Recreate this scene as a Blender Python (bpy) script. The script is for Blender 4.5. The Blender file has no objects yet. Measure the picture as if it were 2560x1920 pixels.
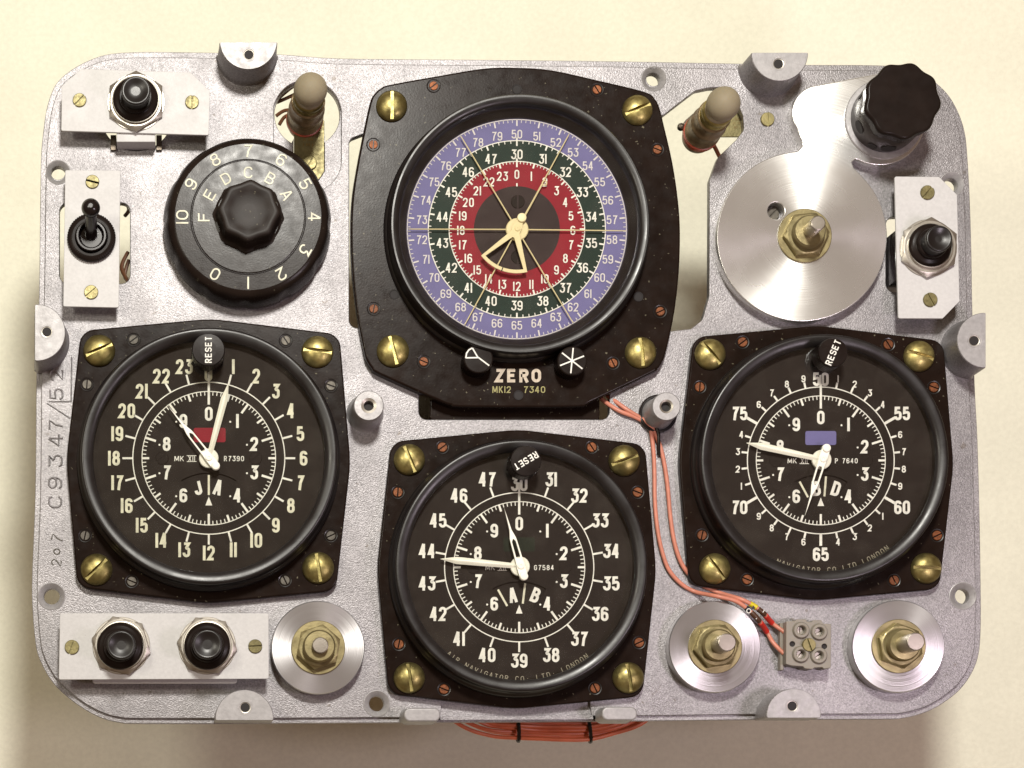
import bpy, bmesh, math, random
from math import sin, cos, pi, radians, atan2, hypot, sqrt
from mathutils import Vector, Matrix
random.seed(7)

# ---------------------------------------------------------------- camera, world, lamps, exposure
S = 0.000122            # metres per unit of the drawing grid (a gauge flange is about 85 mm across)
D = 5490.0              # height of the lens above the face of the panel, in grid units
NX, NY = 403.0, 2110.0  # point of the panel's plane straight below the lens
scene = bpy.context.scene
col = scene.collection

cam_data = bpy.data.cameras.new("camera")
cam = bpy.data.objects.new("camera", cam_data)
col.objects.link(cam)
cam.location = ((NX - 1280) * S, (960 - NY) * S, D * S)
cam_data.sensor_width = 36.0
cam_data.lens = 36.0 * D / 2560.0
cam_data.shift_x = (1280 - NX) / 2560.0
cam_data.shift_y = (NY - 960) / 2560.0
cam_data.clip_start = 0.01
cam_data.clip_end = 20
scene.camera = cam

world = bpy.data.worlds.new("World")
scene.world = world
world.use_nodes = True
bg = world.node_tree.nodes["Background"]
bg.inputs[0].default_value = (1.0, 0.60, 0.32, 1)
bg.inputs[1].default_value = 0.16

def lamp(name, px, py, h, size, power, color, aim=(1280, 960)):
    d = bpy.data.lights.new(name, 'AREA')
    d.shape = 'DISK'
    d.size = size
    d.energy = power
    d.color = color
    o = bpy.data.objects.new(name, d)
    o.location = ((px - 1280) * S, (960 - py) * S, h * S)
    t = Vector(((aim[0] - 1280) * S, (960 - aim[1]) * S, 0))
    o.rotation_euler = (t - o.location).to_track_quat('-Z', 'Y').to_euler()
    col.objects.link(o)
    return o
lamp("room_lamp_warm", 930, -1650, 5900, 0.11, 6.4, (1.0, 0.965, 0.885))
lamp("room_lamp_pink", 3000, 2050, 2700, 0.07, 0.42, (1.0, 0.85, 0.95))
lamp("room_lamp_side", -2300, 100, 5200, 0.13, 1.25, (1.0, 0.95, 0.80))

scene.view_settings.view_transform = 'Standard'
scene.view_settings.look = 'None'
scene.view_settings.exposure = 0.0
scene.view_settings.gamma = 1.0
scene.cycles.max_bounces = 8
scene.cycles.use_denoising = True

# ---------------------------------------------------------------- small maths
def W(px, py, z=0.0):
    """point at height z on the sight line through (px, py) of the panel's plane, grid units, y up"""
    k = (D - z) / D
    return (NX + (px - NX) * k - 1280.0, 960.0 - (NY + (py - NY) * k), z)

def circ(cx, cy, r, n=64, a0=0.0, a1=360.0, closed=True):
    m = n if closed else n + 1
    return [(cx + r * cos(radians(a0 + (a1 - a0) * i / n)), cy + r * sin(radians(a0 + (a1 - a0) * i / n))) for i in range(m)]

def hull(pts):
    pts = sorted(set((round(x, 4), round(y, 4)) for x, y in pts))
    def half(ps):
        h = []
        for p in ps:
            while len(h) > 1 and (h[-1][0]-h[-2][0])*(p[1]-h[-2][1]) - (h[-1][1]-h[-2][1])*(p[0]-h[-2][0]) <= 0:
                h.pop()
            h.append(p)
        return h
    a, b = half(pts), half(pts[::-1])
    return a[:-1] + b[:-1]

def smooth_closed(pts, n=6):
    out = []
    m = len(pts)
    for i in range(m):
        p0, p1, p2, p3 = pts[i-1], pts[i], pts[(i+1) % m], pts[(i+2) % m]
        for j in range(n):
            t = j / n
            out.append(tuple(0.5*((2*p1[k]) + (-p0[k]+p2[k])*t + (2*p0[k]-5*p1[k]+4*p2[k]-p3[k])*t*t + (-p0[k]+3*p1[k]-3*p2[k]+p3[k])*t*t*t) for k in range(len(p1))))
    return out

def smooth_open(pts, n=8):
    q = [pts[0]] + list(pts) + [pts[-1]]
    out = []
    for i in range(1, len(q) - 2):
        p0, p1, p2, p3 = q[i-1], q[i], q[i+1], q[i+2]
        for j in range(n):
            t = j / n
            out.append(tuple(0.5*((2*p1[k]) + (-p0[k]+p2[k])*t + (2*p0[k]-5*p1[k]+4*p2[k]-p3[k])*t*t + (-p0[k]+3*p1[k]-3*p2[k]+p3[k])*t*t*t) for k in range(len(p1))))
    out.append(tuple(pts[-1]))
    return out

def round_poly(pts, r, n=6, closed=True):
    """polyline with its corners rounded; r a number or one number per point"""
    out = []
    m = len(pts)
    for i, p in enumerate(pts):
        rr = r[i] if isinstance(r, (list, tuple)) else r
        if (not closed and i in (0, m - 1)) or rr <= 0:
            out.append(tuple(p)); continue
        a, b = pts[i-1], pts[(i+1) % m]
        va = (a[0]-p[0], a[1]-p[1]); vb = (b[0]-p[0], b[1]-p[1])
        la, lb = hypot(*va), hypot(*vb)
        if la < 1e-6 or lb < 1e-6:
            out.append(tuple(p)); continue
        va = (va[0]/la, va[1]/la); vb = (vb[0]/lb, vb[1]/lb)
        c = max(-1, min(1, va[0]*vb[0] + va[1]*vb[1]))
        ang = math.acos(c)
        if ang > pi - 0.02:
            out.append(tuple(p)); continue
        t = rr / math.tan(ang/2)
        lim = 0.499 if True else 0.5
        t = min(t, la*(lim if (closed or i-1 > 0) else 0.98), lb*(lim if (closed or i+1 < m-1) else 0.98))
        rad = t * math.tan(ang/2)
        bis = (va[0]+vb[0], va[1]+vb[1]); lbis = hypot(*bis)
        cc = (p[0] + bis[0]/lbis*rad/sin(ang/2), p[1] + bis[1]/lbis*rad/sin(ang/2))
        s = (p[0]+va[0]*t, p[1]+va[1]*t); e = (p[0]+vb[0]*t, p[1]+vb[1]*t)
        a0 = atan2(s[1]-cc[1], s[0]-cc[0]); a1 = atan2(e[1]-cc[1], e[0]-cc[0])
        da = (a1 - a0 + pi) % (2*pi) - pi
        for k in range(n + 1):
            out.append((cc[0] + rad*cos(a0 + da*k/n), cc[1] + rad*sin(a0 + da*k/n)))
    return out

def rrect(x0, y0, x1, y1, r, n=6):
    return round_poly([(x0, y0), (x1, y0), (x1, y1), (x0, y1)], r, n)

def rot2(p, a, c=(0, 0)):
    a = radians(a)
    x, y = p[0]-c[0], p[1]-c[1]
    return (c[0] + x*cos(a) - y*sin(a), c[1] + x*sin(a) + y*cos(a))

# ---------------------------------------------------------------- materials
MATS = {}
def mat(name, color, metallic=0.0, rough=0.5, bump=0.0, bscale=0.2, vary=0.0, vscale=0.02, spec=0.5,
        speck=None, aniso=None, coat=0.0, rvary=0.0, dust=0.0, brush=None, subsurf=0.0, grain=0.0, gscale=0.2, orand=0.0):
    m = bpy.data.materials.new(name)
    m.use_nodes = True
    nt = m.node_tree
    L = nt.links
    b = nt.nodes["Principled BSDF"]
    b.inputs["Base Color"].default_value = (*color, 1)
    b.inputs["Metallic"].default_value = metallic
    b.inputs["Roughness"].default_value = rough
    b.inputs["Specular IOR Level"].default_value = spec
    b.inputs["Coat Weight"].default_value = coat
    b.inputs["Coat Roughness"].default_value = 0.15
    if subsurf:
        b.inputs["Subsurface Weight"].default_value = subsurf
        b.inputs["Subsurface Radius"].default_value = (0.003, 0.002, 0.001)
        b.inputs["Subsurface Scale"].default_value = 1.0
    tc = nt.nodes.new("ShaderNodeTexCoord")
    mp = nt.nodes.new("ShaderNodeMapping")
    mp.inputs["Scale"].default_value = (1/S,)*3
    L.new(tc.outputs["Object"], mp.inputs[0])
    oi = nt.nodes.new("ShaderNodeObjectInfo")
    off = nt.nodes.new("ShaderNodeVectorMath"); off.operation = 'SCALE'
    off.inputs[0].default_value = (900, 700, 0); L.new(oi.outputs["Random"], off.inputs["Scale"])
    ad = nt.nodes.new("ShaderNodeVectorMath"); ad.operation = 'ADD'
    L.new(mp.outputs[0], ad.inputs[0]); L.new(off.outputs[0], ad.inputs[1])
    raw, vec = mp.outputs[0], ad.outputs[0]
    def noise(scale, detail=3, v=None, dist=0.0):
        n = nt.nodes.new("ShaderNodeTexNoise")
        n.inputs["Scale"].default_value = scale
        n.inputs["Detail"].default_value = detail
        n.inputs["Distortion"].default_value = dist
        L.new(v or vec, n.inputs["Vector"])
        return n.outputs["Fac"]
    def ramp(f, a, c):
        r = nt.nodes.new("ShaderNodeMapRange")
        r.inputs[1].default_value = a; r.inputs[2].default_value = c
        L.new(f, r.inputs[0])
        return r.outputs[0]
    def mix(f, c1, c2):
        x = nt.nodes.new("ShaderNodeMix"); x.data_type = 'RGBA'
        L.new(f, x.inputs[0])
        for s, c in ((6, c1), (7, c2)):
            if isinstance(c, tuple): x.inputs[s].default_value = (*c, 1)
            else: L.new(c, x.inputs[s])
        return x.outputs[2]
    cur = color
    if vary:
        lo = tuple(c*(1-vary) for c in color); hi = tuple(min(1, c*(1+vary)) for c in color)
        cur = mix(ramp(noise(vscale, 5), 0.3, 0.7), lo, hi)
    if speck:
        scol, thr, sc = speck
        cur = mix(ramp(noise(sc, 2), thr, thr + 0.06), cur, scol)
    if orand:
        mr = nt.nodes.new("ShaderNodeMapRange")
        mr.inputs[3].default_value = 1-orand; mr.inputs[4].default_value = 1+orand*0.6
        L.new(oi.outputs["Random"], mr.inputs[0])
        vm = nt.nodes.new("ShaderNodeVectorMath"); vm.operation = 'SCALE'
        if isinstance(cur, tuple): vm.inputs[0].default_value = cur
        else: L.new(cur, vm.inputs[0])
        L.new(mr.outputs[0], vm.inputs["Scale"])
        cur = vm.outputs[0]
    if grain:
        g = noise(gscale, 2)
        mr = nt.nodes.new("ShaderNodeMapRange")
        mr.inputs[1].default_value = 0.3; mr.inputs[2].default_value = 0.7
        mr.inputs[3].default_value = 1-grain; mr.inputs[4].default_value = 1+grain
        L.new(g, mr.inputs[0])
        vm = nt.nodes.new("ShaderNodeVectorMath"); vm.operation = 'SCALE'
        if isinstance(cur, tuple): vm.inputs[0].default_value = cur
        else: L.new(cur, vm.inputs[0])
        L.new(mr.outputs[0], vm.inputs["Scale"])
        cur = vm.outputs[0]
    if dust:
        cur = mix(ramp(noise(0.11, 2), 0.70, 0.74), cur, (0.32*dust, 0.29*dust, 0.2*dust))
    if not isinstance(cur, tuple):
        L.new(cur, b.inputs["Base Color"])
    if rvary:
        r = nt.nodes.new("ShaderNodeMapRange")
        r.inputs[1].default_value = 0.3; r.inputs[2].default_value = 0.7
        r.inputs[3].default_value = max(0.02, rough - rvary); r.inputs[4].default_value = min(1, rough + rvary)
        L.new(noise(vscale*1.7, 5), r.inputs[0])
        L.new(r.outputs[0], b.inputs["Roughness"])
    if bump:
        bn = nt.nodes.new("ShaderNodeBump")
        bn.inputs["Strength"].default_value = 1.0
        bn.inputs["Distance"].default_value = bump * S
        if brush:   # turned (centre given) or straight brush lines
            sp = nt.nodes.new("ShaderNodeVectorMath"); sp.operation = 'LENGTH'
            sb = nt.nodes.new("ShaderNodeVectorMath"); sb.operation = 'SUBTRACT'
            L.new(raw, sb.inputs[0]); sb.inputs[1].default_value = (brush[0], brush[1], 0)
            m2 = nt.nodes.new("ShaderNodeVectorMath"); m2.operation = 'MULTIPLY'
            m2.inputs[1].default_value = (1, 1, 0)
            L.new(sb.outputs[0], m2.inputs[0]); L.new(m2.outputs[0], sp.inputs[0])
            cv = nt.nodes.new("ShaderNodeCombineXYZ"); L.new(sp.outputs["Value"], cv.inputs[0])
            L.new(noise(bscale, 2, cv.outputs[0]), bn.inputs["Height"])
        else:
            L.new(noise(bscale, 4), bn.inputs["Height"])
        L.new(bn.outputs[0], b.inputs["Normal"])
    if aniso:
        amt, (ax, ay) = aniso
        b.inputs["Anisotropic"].default_value = amt
        sb = nt.nodes.new("ShaderNodeVectorMath"); sb.operation = 'SUBTRACT'
        L.new(raw, sb.inputs[0]); sb.inputs[1].default_value = (ax, ay, 0)
        cr = nt.nodes.new("ShaderNodeVectorMath"); cr.operation = 'CROSS_PRODUCT'
        cr.inputs[0].default_value = (0, 0, 1); L.new(sb.outputs[0], cr.inputs[1])
        nm = nt.nodes.new("ShaderNodeVectorMath"); nm.operation = 'NORMALIZE'
        L.new(cr.outputs[0], nm.inputs[0])
        L.new(nm.outputs[0], b.inputs["Tangent"])
    MATS[name] = m
    return m

M_CAST = mat("cast_aluminium_paint", (0.290, 0.278, 0.288), 0.5, 0.42, grain=0.26, gscale=0.24, bump=1.0, bscale=0.32, vary=0.15, vscale=0.006, rvary=0.06, speck=((0.20, 0.18, 0.17), 0.70, 0.045))
M_FACE = mat("machined_aluminium", (0.37, 0.36, 0.365), 0.35, 0.48, grain=0.08, gscale=0.12, bump=0.25, bscale=0.3, vary=0.06, vscale=0.03, rvary=0.08)
M_PLATE = mat("pale_anodised_plate", (0.56, 0.555, 0.555), 0.0, 0.50, grain=0.05, gscale=0.15, bump=0.2, bscale=0.25, vary=0.025, vscale=0.012, rvary=0.05, speck=((0.22, 0.19, 0.16), 0.765, 0.07))
M_STEEL = mat("nickel_steel", (0.46, 0.43, 0.38), 0.85, 0.40, bump=0.1, bscale=0.3, vary=0.06, vscale=0.05)
M_ZINC = mat("passivated_zinc", (0.29, 0.245, 0.125), 0.7, 0.40, bump=0.2, bscale=0.2, vary=0.2, vscale=0.03, rvary=0.1)
M_SHAFT = mat("spindle_metal", (0.38, 0.345, 0.30), 0.9, 0.34, bump=0.15, bscale=0.3, vary=0.1, vscale=0.04)
M_BRASS = mat("brass", (0.36, 0.30, 0.115), 0.85, 0.40, bump=0.35, bscale=0.10, vary=0.28, vscale=0.05, rvary=0.1, orand=0.3)
M_TARN = mat("tarnished_brass", (0.22, 0.19, 0.085), 0.6, 0.45, bump=0.4, bscale=0.2, vary=0.2, vscale=0.06, rvary=0.1, orand=0.3)
M_COPPER = mat("red_lacquered_screw", (0.17, 0.052, 0.014), 0.5, 0.5, bump=0.5, bscale=0.25, vary=0.4, vscale=0.12, orand=0.3)
M_GREYSCREW = mat("dark_steel_screw", (0.10, 0.09, 0.075), 0.6, 0.5, bump=0.3, bscale=0.2, vary=0.3, vscale=0.1, orand=0.3)
M_BAKE = mat("black_bakelite", (0.013, 0.0075, 0.0055), 0.0, 0.24, bump=0.10, bscale=0.25, vary=0.2, vscale=0.02, rvary=0.05, dust=0.45, spec=0.10)
M_BEZEL = mat("polished_black_bezel", (0.010, 0.008, 0.008), 0.0, 0.36, bump=0.08, bscale=0.25, rvary=0.08, vscale=0.01, spec=0.55)
M_KNOB = mat("matt_black_plastic", (0.014, 0.0095, 0.008), 0.0, 0.30, bump=0.08, bscale=0.3, vary=0.2, vscale=0.02, rvary=0.05, spec=0.11)
M_SEL = mat("satin_black_dial_plastic", (0.015, 0.010, 0.008), 0.0, 0.27, bump=0.10, bscale=0.25, vary=0.2, vscale=0.02, rvary=0.06, spec=0.16, dust=0.2)
M_GRIP = mat("dull_black_grip_plastic", (0.016, 0.011, 0.009), 0.0, 0.50, bump=0.10, bscale=0.3, vary=0.2, vscale=0.03, spec=0.28, dust=0.3)
M_HUB = mat("brown_black_gloss_plastic", (0.030, 0.020, 0.017), 0.0, 0.36, spec=0.3, vary=0.2)
M_GLOSS = mat("gloss_black_plastic", (0.010, 0.007, 0.007), 0.0, 0.22, spec=0.55, vary=0.2)
M_DIAL = mat("dial_black", (0.014, 0.009, 0.0075), 0.0, 0.65, bump=0.1, bscale=0.3, vary=0.12, vscale=0.02, spec=0.2)
M_CENTRE = mat("brown_black_dial_centre", (0.034, 0.021, 0.022), 0.0, 0.6, spec=0.2, vary=0.1)
M_WELL = mat("dial_well_black", (0.012, 0.009, 0.009), 0.0, 0.7)
M_PRINT = mat("ivory_print", (0.82, 0.82, 0.76), 0.0, 0.55, vary=0.14, vscale=0.05)
M_PRINT2 = mat("aged_ivory_print", (0.72, 0.71, 0.56), 0.0, 0.55, vary=0.18, vscale=0.05)
M_HAND = mat("ivory_hand_paint", (0.88, 0.87, 0.77), 0.0, 0.42, vary=0.04)
M_HAND2 = mat("cream_pointer_paint", (0.74, 0.64, 0.36), 0.0, 0.45, vary=0.05)
M_LAV = mat("lavender_band", (0.165, 0.155, 0.345), 0.0, 0.5, spec=0.15, vary=0.05)
M_GREEN = mat("green_band", (0.009, 0.026, 0.020), 0.0, 0.5, spec=0.15, vary=0.05)
M_RED = mat("red_band", (0.26, 0.008, 0.022), 0.0, 0.5, spec=0.15, vary=0.05)
M_DGREEN = mat("dark_green_flag", (0.012, 0.017, 0.010), 0.0, 0.6, spec=0.2)
M_LAVPRINT = mat("pale_lavender_print", (0.68, 0.65, 0.66), 0.0, 0.55)
M_WIRE = mat("salmon_wire_insulation", (0.58, 0.22, 0.15), 0.0, 0.38, vary=0.12, vscale=0.05)
M_WIREO = mat("orange_wire_insulation", (0.60, 0.14, 0.06), 0.0, 0.42, vary=0.12, vscale=0.03)
M_WIREB = mat("brown_wire_insulation", (0.13, 0.05, 0.02), 0.0, 0.4)
M_YEL = mat("yellow_sleeve", (0.65, 0.52, 0.02), 0.0, 0.4)
M_REDS = mat("red_sleeve", (0.60, 0.03, 0.02), 0.0, 0.4)
M_BRN = mat("brown_sleeve", (0.07, 0.03, 0.015), 0.0, 0.4)
M_SLEEVE = mat("black_sleeve", (0.012, 0.012, 0.02), 0.0, 0.4)
M_WHITEP = mat("white_sleeve_print", (0.75, 0.75, 0.7), 0.0, 0.5)
M_TBLOCK = mat("beige_grey_plastic", (0.255, 0.23, 0.195), 0.0, 0.48, bump=0.2, bscale=0.2, vary=0.05, subsurf=0.15)
M_BULB = mat("frosted_glass_bulb", (0.27, 0.23, 0.155), 0.0, 0.62, spec=0.3, vary=0.06, vscale=0.03, subsurf=0.1)
M_SOCK = mat("brown_lamp_socket", (0.25, 0.18, 0.10), 0.5, 0.40, bump=0.4, bscale=0.15, vary=0.35, vscale=0.06)
M_SOCKRED = mat("red_fibre_washer", (0.42, 0.07, 0.03), 0.0, 0.4)
M_INK = mat("stamped_ink", (0.16, 0.10, 0.02), 0.2, 0.5)
M_SOLDER = mat("dark_solder_tag", (0.10, 0.08, 0.06), 0.7, 0.4, bump=0.6, bscale=0.15)
M_TABLE = mat("cream_table_cloth", (0.92, 0.91, 0.76), 0.0, 0.85, grain=0.035, gscale=0.08, bump=1.2, bscale=0.08, vary=0.03, vscale=0.004, spec=0.2)
M_PRINTZ = mat("raised_cream_lettering", (0.52, 0.44, 0.34), 0.0, 0.5, vary=0.15, vscale=0.1)
M_MAKER = mat("dim_maker_print", (0.36, 0.33, 0.25), 0.0, 0.6)
M_OLIVE = mat("faded_olive_print", (0.30, 0.27, 0.09), 0.0, 0.5, vary=0.15, vscale=0.1)

def thin_glass():
    m = bpy.data.materials.new("thin_cover_glass")
    m.use_nodes = True
    nt = m.node_tree; nt.nodes.clear()
    o = nt.nodes.new("ShaderNodeOutputMaterial")
    mx = nt.nodes.new("ShaderNodeMixShader"); tr = nt.nodes.new("ShaderNodeBsdfTransparent")
    gl = nt.nodes.new("ShaderNodeBsdfGlossy"); gl.inputs["Roughness"].default_value = 0.03
    df = nt.nodes.new("ShaderNodeBsdfDiffuse"); df.inputs[0].default_value = (0.55, 0.5, 0.42, 1)
    m2 = nt.nodes.new("ShaderNodeMixShader")
    fr = nt.nodes.new("ShaderNodeFresnel"); fr.inputs["IOR"].default_value = 1.45
    tr.inputs[0].default_value = (0.97, 0.965, 0.95, 1)
    tc = nt.nodes.new("ShaderNodeTexCoord"); mp = nt.nodes.new("ShaderNodeMapping")
    mp.inputs["Scale"].default_value = (1/S,)*3
    nz = nt.nodes.new("ShaderNodeTexNoise"); nz.inputs["Scale"].default_value = 0.018; nz.inputs["Detail"].default_value = 6
    mr = nt.nodes.new("ShaderNodeMapRange")
    mr.inputs[1].default_value = 0.45; mr.inputs[2].default_value = 0.85; mr.inputs[3].default_value = 0.0005; mr.inputs[4].default_value = 0.016
    L = nt.links
    L.new(tc.outputs["Object"], mp.inputs[0]); L.new(mp.outputs[0], nz.inputs["Vector"]); L.new(nz.outputs["Fac"], mr.inputs[0])
    L.new(mr.outputs[0], m2.inputs[0]); L.new(tr.outputs[0], m2.inputs[1]); L.new(df.outputs[0], m2.inputs[2])
    L.new(fr.outputs[0], mx.inputs[0]); L.new(m2.outputs[0], mx.inputs[1]); L.new(gl.outputs[0], mx.inputs[2])
    L.new(mx.outputs[0], o.inputs[0])
    return m
M_GLASS = thin_glass()

# ---------------------------------------------------------------- mesh collecting
class MB:
    def __init__(self):
        self.v, self.f = [], []
    def add(self, v, f):
        b = len(self.v)
        self.v += [tuple(p) for p in v]
        self.f += [tuple(i + b for i in q) for q in f]
        return self

def root(name, label, cat, at, group=None, kind=None):
    o = bpy.data.objects.new(name, None)
    o.empty_display_size = 0.005
    col.objects.link(o)
    o.location = (at[0]*S, at[1]*S, at[2]*S)
    o["label"] = label; o["category"] = cat
    if group: o["group"] = group
    if kind: o["kind"] = kind
    return o

def origin_of(p):
    v = Vector((0, 0, 0))
    while p is not None:
        v = v + p.location
        p = p.parent
    return v

def build(name, mb, material, parent=None, sharp=35, at=None, label=None):
    """links the collected faces (grid units) as one mesh object; its origin is `at` or the parent's origin"""
    me = bpy.data.meshes.new(name)
    po = origin_of(parent)
    o0 = Vector([c*S for c in at]) if at else po.copy()
    me.from_pydata([(x*S - o0.x, y*S - o0.y, z*S - o0.z) for x, y, z in mb.v], [], mb.f)
    me.materials.append(material)
    bm = bmesh.new(); bm.from_mesh(me)
    bmesh.ops.recalc_face_normals(bm, faces=bm.faces[:]) if not getattr(mb, 'flat', False) else None
    if getattr(mb, 'flat', False):
        for f in bm.faces:
            if f.normal.z < 0: f.normal_flip()
    bm.to_mesh(me); bm.free()
    me.shade_smooth()
    me.set_sharp_from_angle(angle=radians(sharp))
    flat_now = [p.index for p in me.polygons if abs(p.normal.z) > 0.9995]
    for i in flat_now: me.polygons[i].use_smooth = False
    o = bpy.data.objects.new(name, me)
    col.objects.link(o)
    if parent is not None: o.parent = parent
    o.location = o0 - po
    if label: o["label"] = label
    return o

def share(name, proto, parent, at, scale=1.0, rz=0.0, zs=None, material=None):
    me = proto.data if hasattr(proto, 'data') else proto
    if material is not None:
        key = me.name + material.name
        if key not in SHARED:
            m2 = me.copy(); m2.materials.clear(); m2.materials.append(material); SHARED[key] = m2
        me = SHARED[key]
    o = bpy.data.objects.new(name, me)
    col.objects.link(o)
    o.parent = parent
    o.location = Vector([c*S for c in at]) - origin_of(parent)
    o.scale = (scale, scale, scale if zs is None else zs)
    o.rotation_euler = (0, 0, radians(rz))
    return o
SHARED = {}

def lathe(prof, cx, cy, n=64, fn=None, cap0=False, cap1=True):
    """profile [(r, z)...] turned about a vertical axis at world (cx, cy)"""
    v, f = [], []
    for (r, z) in prof:
        for i in range(n):
            a = 2*pi*i/n
            rr = r if fn is None else fn(a, r, z)
            v.append((cx + rr*cos(a), cy + rr*sin(a), z))
    for k in range(len(prof)-1):
        for i in range(n):
            j = (i+1) % n
            f.append((k*n+i, k*n+j, (k+1)*n+j, (k+1)*n+i))
    if cap0: f.append(tuple(range(n))[::-1])
    if cap1: f.append(tuple((len(prof)-1)*n + i for i in range(n)))
    return v, f

def prism(pts, z0, z1, b=0.0, seg=3, taper=0.0):
    """closed world outline raised from z0 to z1 with a rounded upper edge; taper widens the foot"""
    m = len(pts)
    area = sum(pts[i-1][0]*pts[i][1] - pts[i][0]*pts[i-1][1] for i in range(m))
    if area < 0: pts = pts[::-1]
    nrm = []
    for i in range(m):
        a, p, c = pts[i-1], pts[i], pts[(i+1) % m]
        d1 = (p[0]-a[0], p[1]-a[1]); d2 = (c[0]-p[0], c[1]-p[1])
        l1 = hypot(*d1) or 1; l2 = hypot(*d2) or 1
        n1 = (d1[1]/l1, -d1[0]/l1); n2 = (d2[1]/l2, -d2[0]/l2)
        nx, ny = n1[0]+n2[0], n1[1]+n2[1]
        l = hypot(nx, ny) or 1
        nx, ny = nx/l, ny/l
        s = 1/max(0.5, nx*n1[0]+ny*n1[1])
        nrm.append((nx*s, ny*s))
    rings = [(taper, z0)]
    if taper: rings.append((taper*0.35, z0 + min(8, (z1-z0)*0.2)))
    if b > 0:
        for k in range(seg+1):
            t = pi/2*k/seg
            rings.append((-b*(1-cos(t)), z1 - b + b*sin(t)))
    else:
        rings.append((0, z1))
    v, f = [], []
    for off, z in rings:
        v += [(p[0]+n[0]*off, p[1]+n[1]*off, z) for p, n in zip(pts, nrm)]
    for k in range(len(rings)-1):
        for i in range(m):
            j = (i+1) % m
            f.append((k*m+i, k*m+j, (k+1)*m+j, (k+1)*m+i))
    f.append(tuple(range(m))[::-1])
    f.append(tuple((len(rings)-1)*m+i for i in range(m)))
    return v, f

def wpts(pts, z):
    return [W(x, y, z)[:2] for x, y in pts]

def sheet(outlines, z0, z1, b=0.0):
    """plate with holes: closed world outlines (first the rim, then the holes), filled and thickened"""
    cu = bpy.data.curves.new("tmp", 'CURVE')
    cu.dimensions = '2D'; cu.fill_mode = 'BOTH'
    cu.extrude = (z1 - z0)/2 - b
    cu.bevel_depth = b; cu.bevel_resolution = 2
    cu.offset = -b
    for pts in outlines:
        sp = cu.splines.new('POLY'); sp.points.add(len(pts)-1)
        for i, p in enumerate(pts): sp.points[i].co = (p[0], p[1], 0, 1)
        sp.use_cyclic_u = True
    o = bpy.data.objects.new("tmp", cu); col.objects.link(o)
    dg = bpy.context.evaluated_depsgraph_get(); dg.update()
    me = bpy.data.meshes.new_from_object(o.evaluated_get(dg))
    zc = (z0+z1)/2
    v = [(p.co.x, p.co.y, p.co.z + zc) for p in me.vertices]
    f = [tuple(p.vertices) for p in me.polygons]
    bpy.data.objects.remove(o); bpy.data.curves.remove(cu); bpy.data.meshes.remove(me)
    # weld the caps to the walls so that shading runs on
    bm = bmesh.new()
    vs = [bm.verts.new(p) for p in v]
    for q in f:
        try: bm.faces.new([vs[i] for i in q])
        except ValueError: pass
    bmesh.ops.remove_doubles(bm, verts=bm.verts[:], dist=0.01)
    bm.verts.index_update()
    v = [tuple(p.co) for p in bm.verts]; f = [tuple(x.index for x in q.verts) for q in bm.faces]
    bm.free()
    return v, f

def tube(path, r, n=10, cap=True):
    """round tube along 3-D world points"""
    P = [Vector(p) for p in path]
    v, f = [], []
    up = Vector((0, 0, 1))
    prev = None
    for i, p in enumerate(P):
        d = (P[min(i+1, len(P)-1)] - P[max(i-1, 0)]).normalized()
        a = prev if prev is not None else (up if abs(d.z) < 0.9 else Vector((1, 0, 0)))
        s = d.cross(a)
        if s.length < 1e-5: s = d.cross(Vector((1, 0.3, 0)))
        s.normalize(); t = s.cross(d).normalized(); prev = t
        rr = r[i] if isinstance(r, (list, tuple)) else r
        for k in range(n):
            an = 2*pi*k/n
            q = p + s*(rr*cos(an)) + t*(rr*sin(an))
            v.append(tuple(q))
    for i in range(len(P)-1):
        for k in range(n):
            j = (k+1) % n
            f.append((i*n+k, i*n+j, (i+1)*n+j, (i+1)*n+k))
    if cap:
        f.append(tuple(range(n))[::-1]); f.append(tuple((len(P)-1)*n+k for k in range(n)))
    return v, f

def torus(cx, cy, cz, R, r, n=48, m=8):
    v, f = [], []
    for i in range(n):
        a = 2*pi*i/n
        for j in range(m):
            b = 2*pi*j/m
            v.append((cx+(R+r*cos(b))*cos(a), cy+(R+r*cos(b))*sin(a), cz+r*sin(b)))
    for i in range(n):
        for j in range(m):
            f.append((i*m+j, ((i+1) % n)*m+j, ((i+1) % n)*m+(j+1) % m, i*m+(j+1) % m))
    return v, f

# ---------------------------------------------------------------- lettering drawn as strokes
def G(*strokes): return strokes
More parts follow.
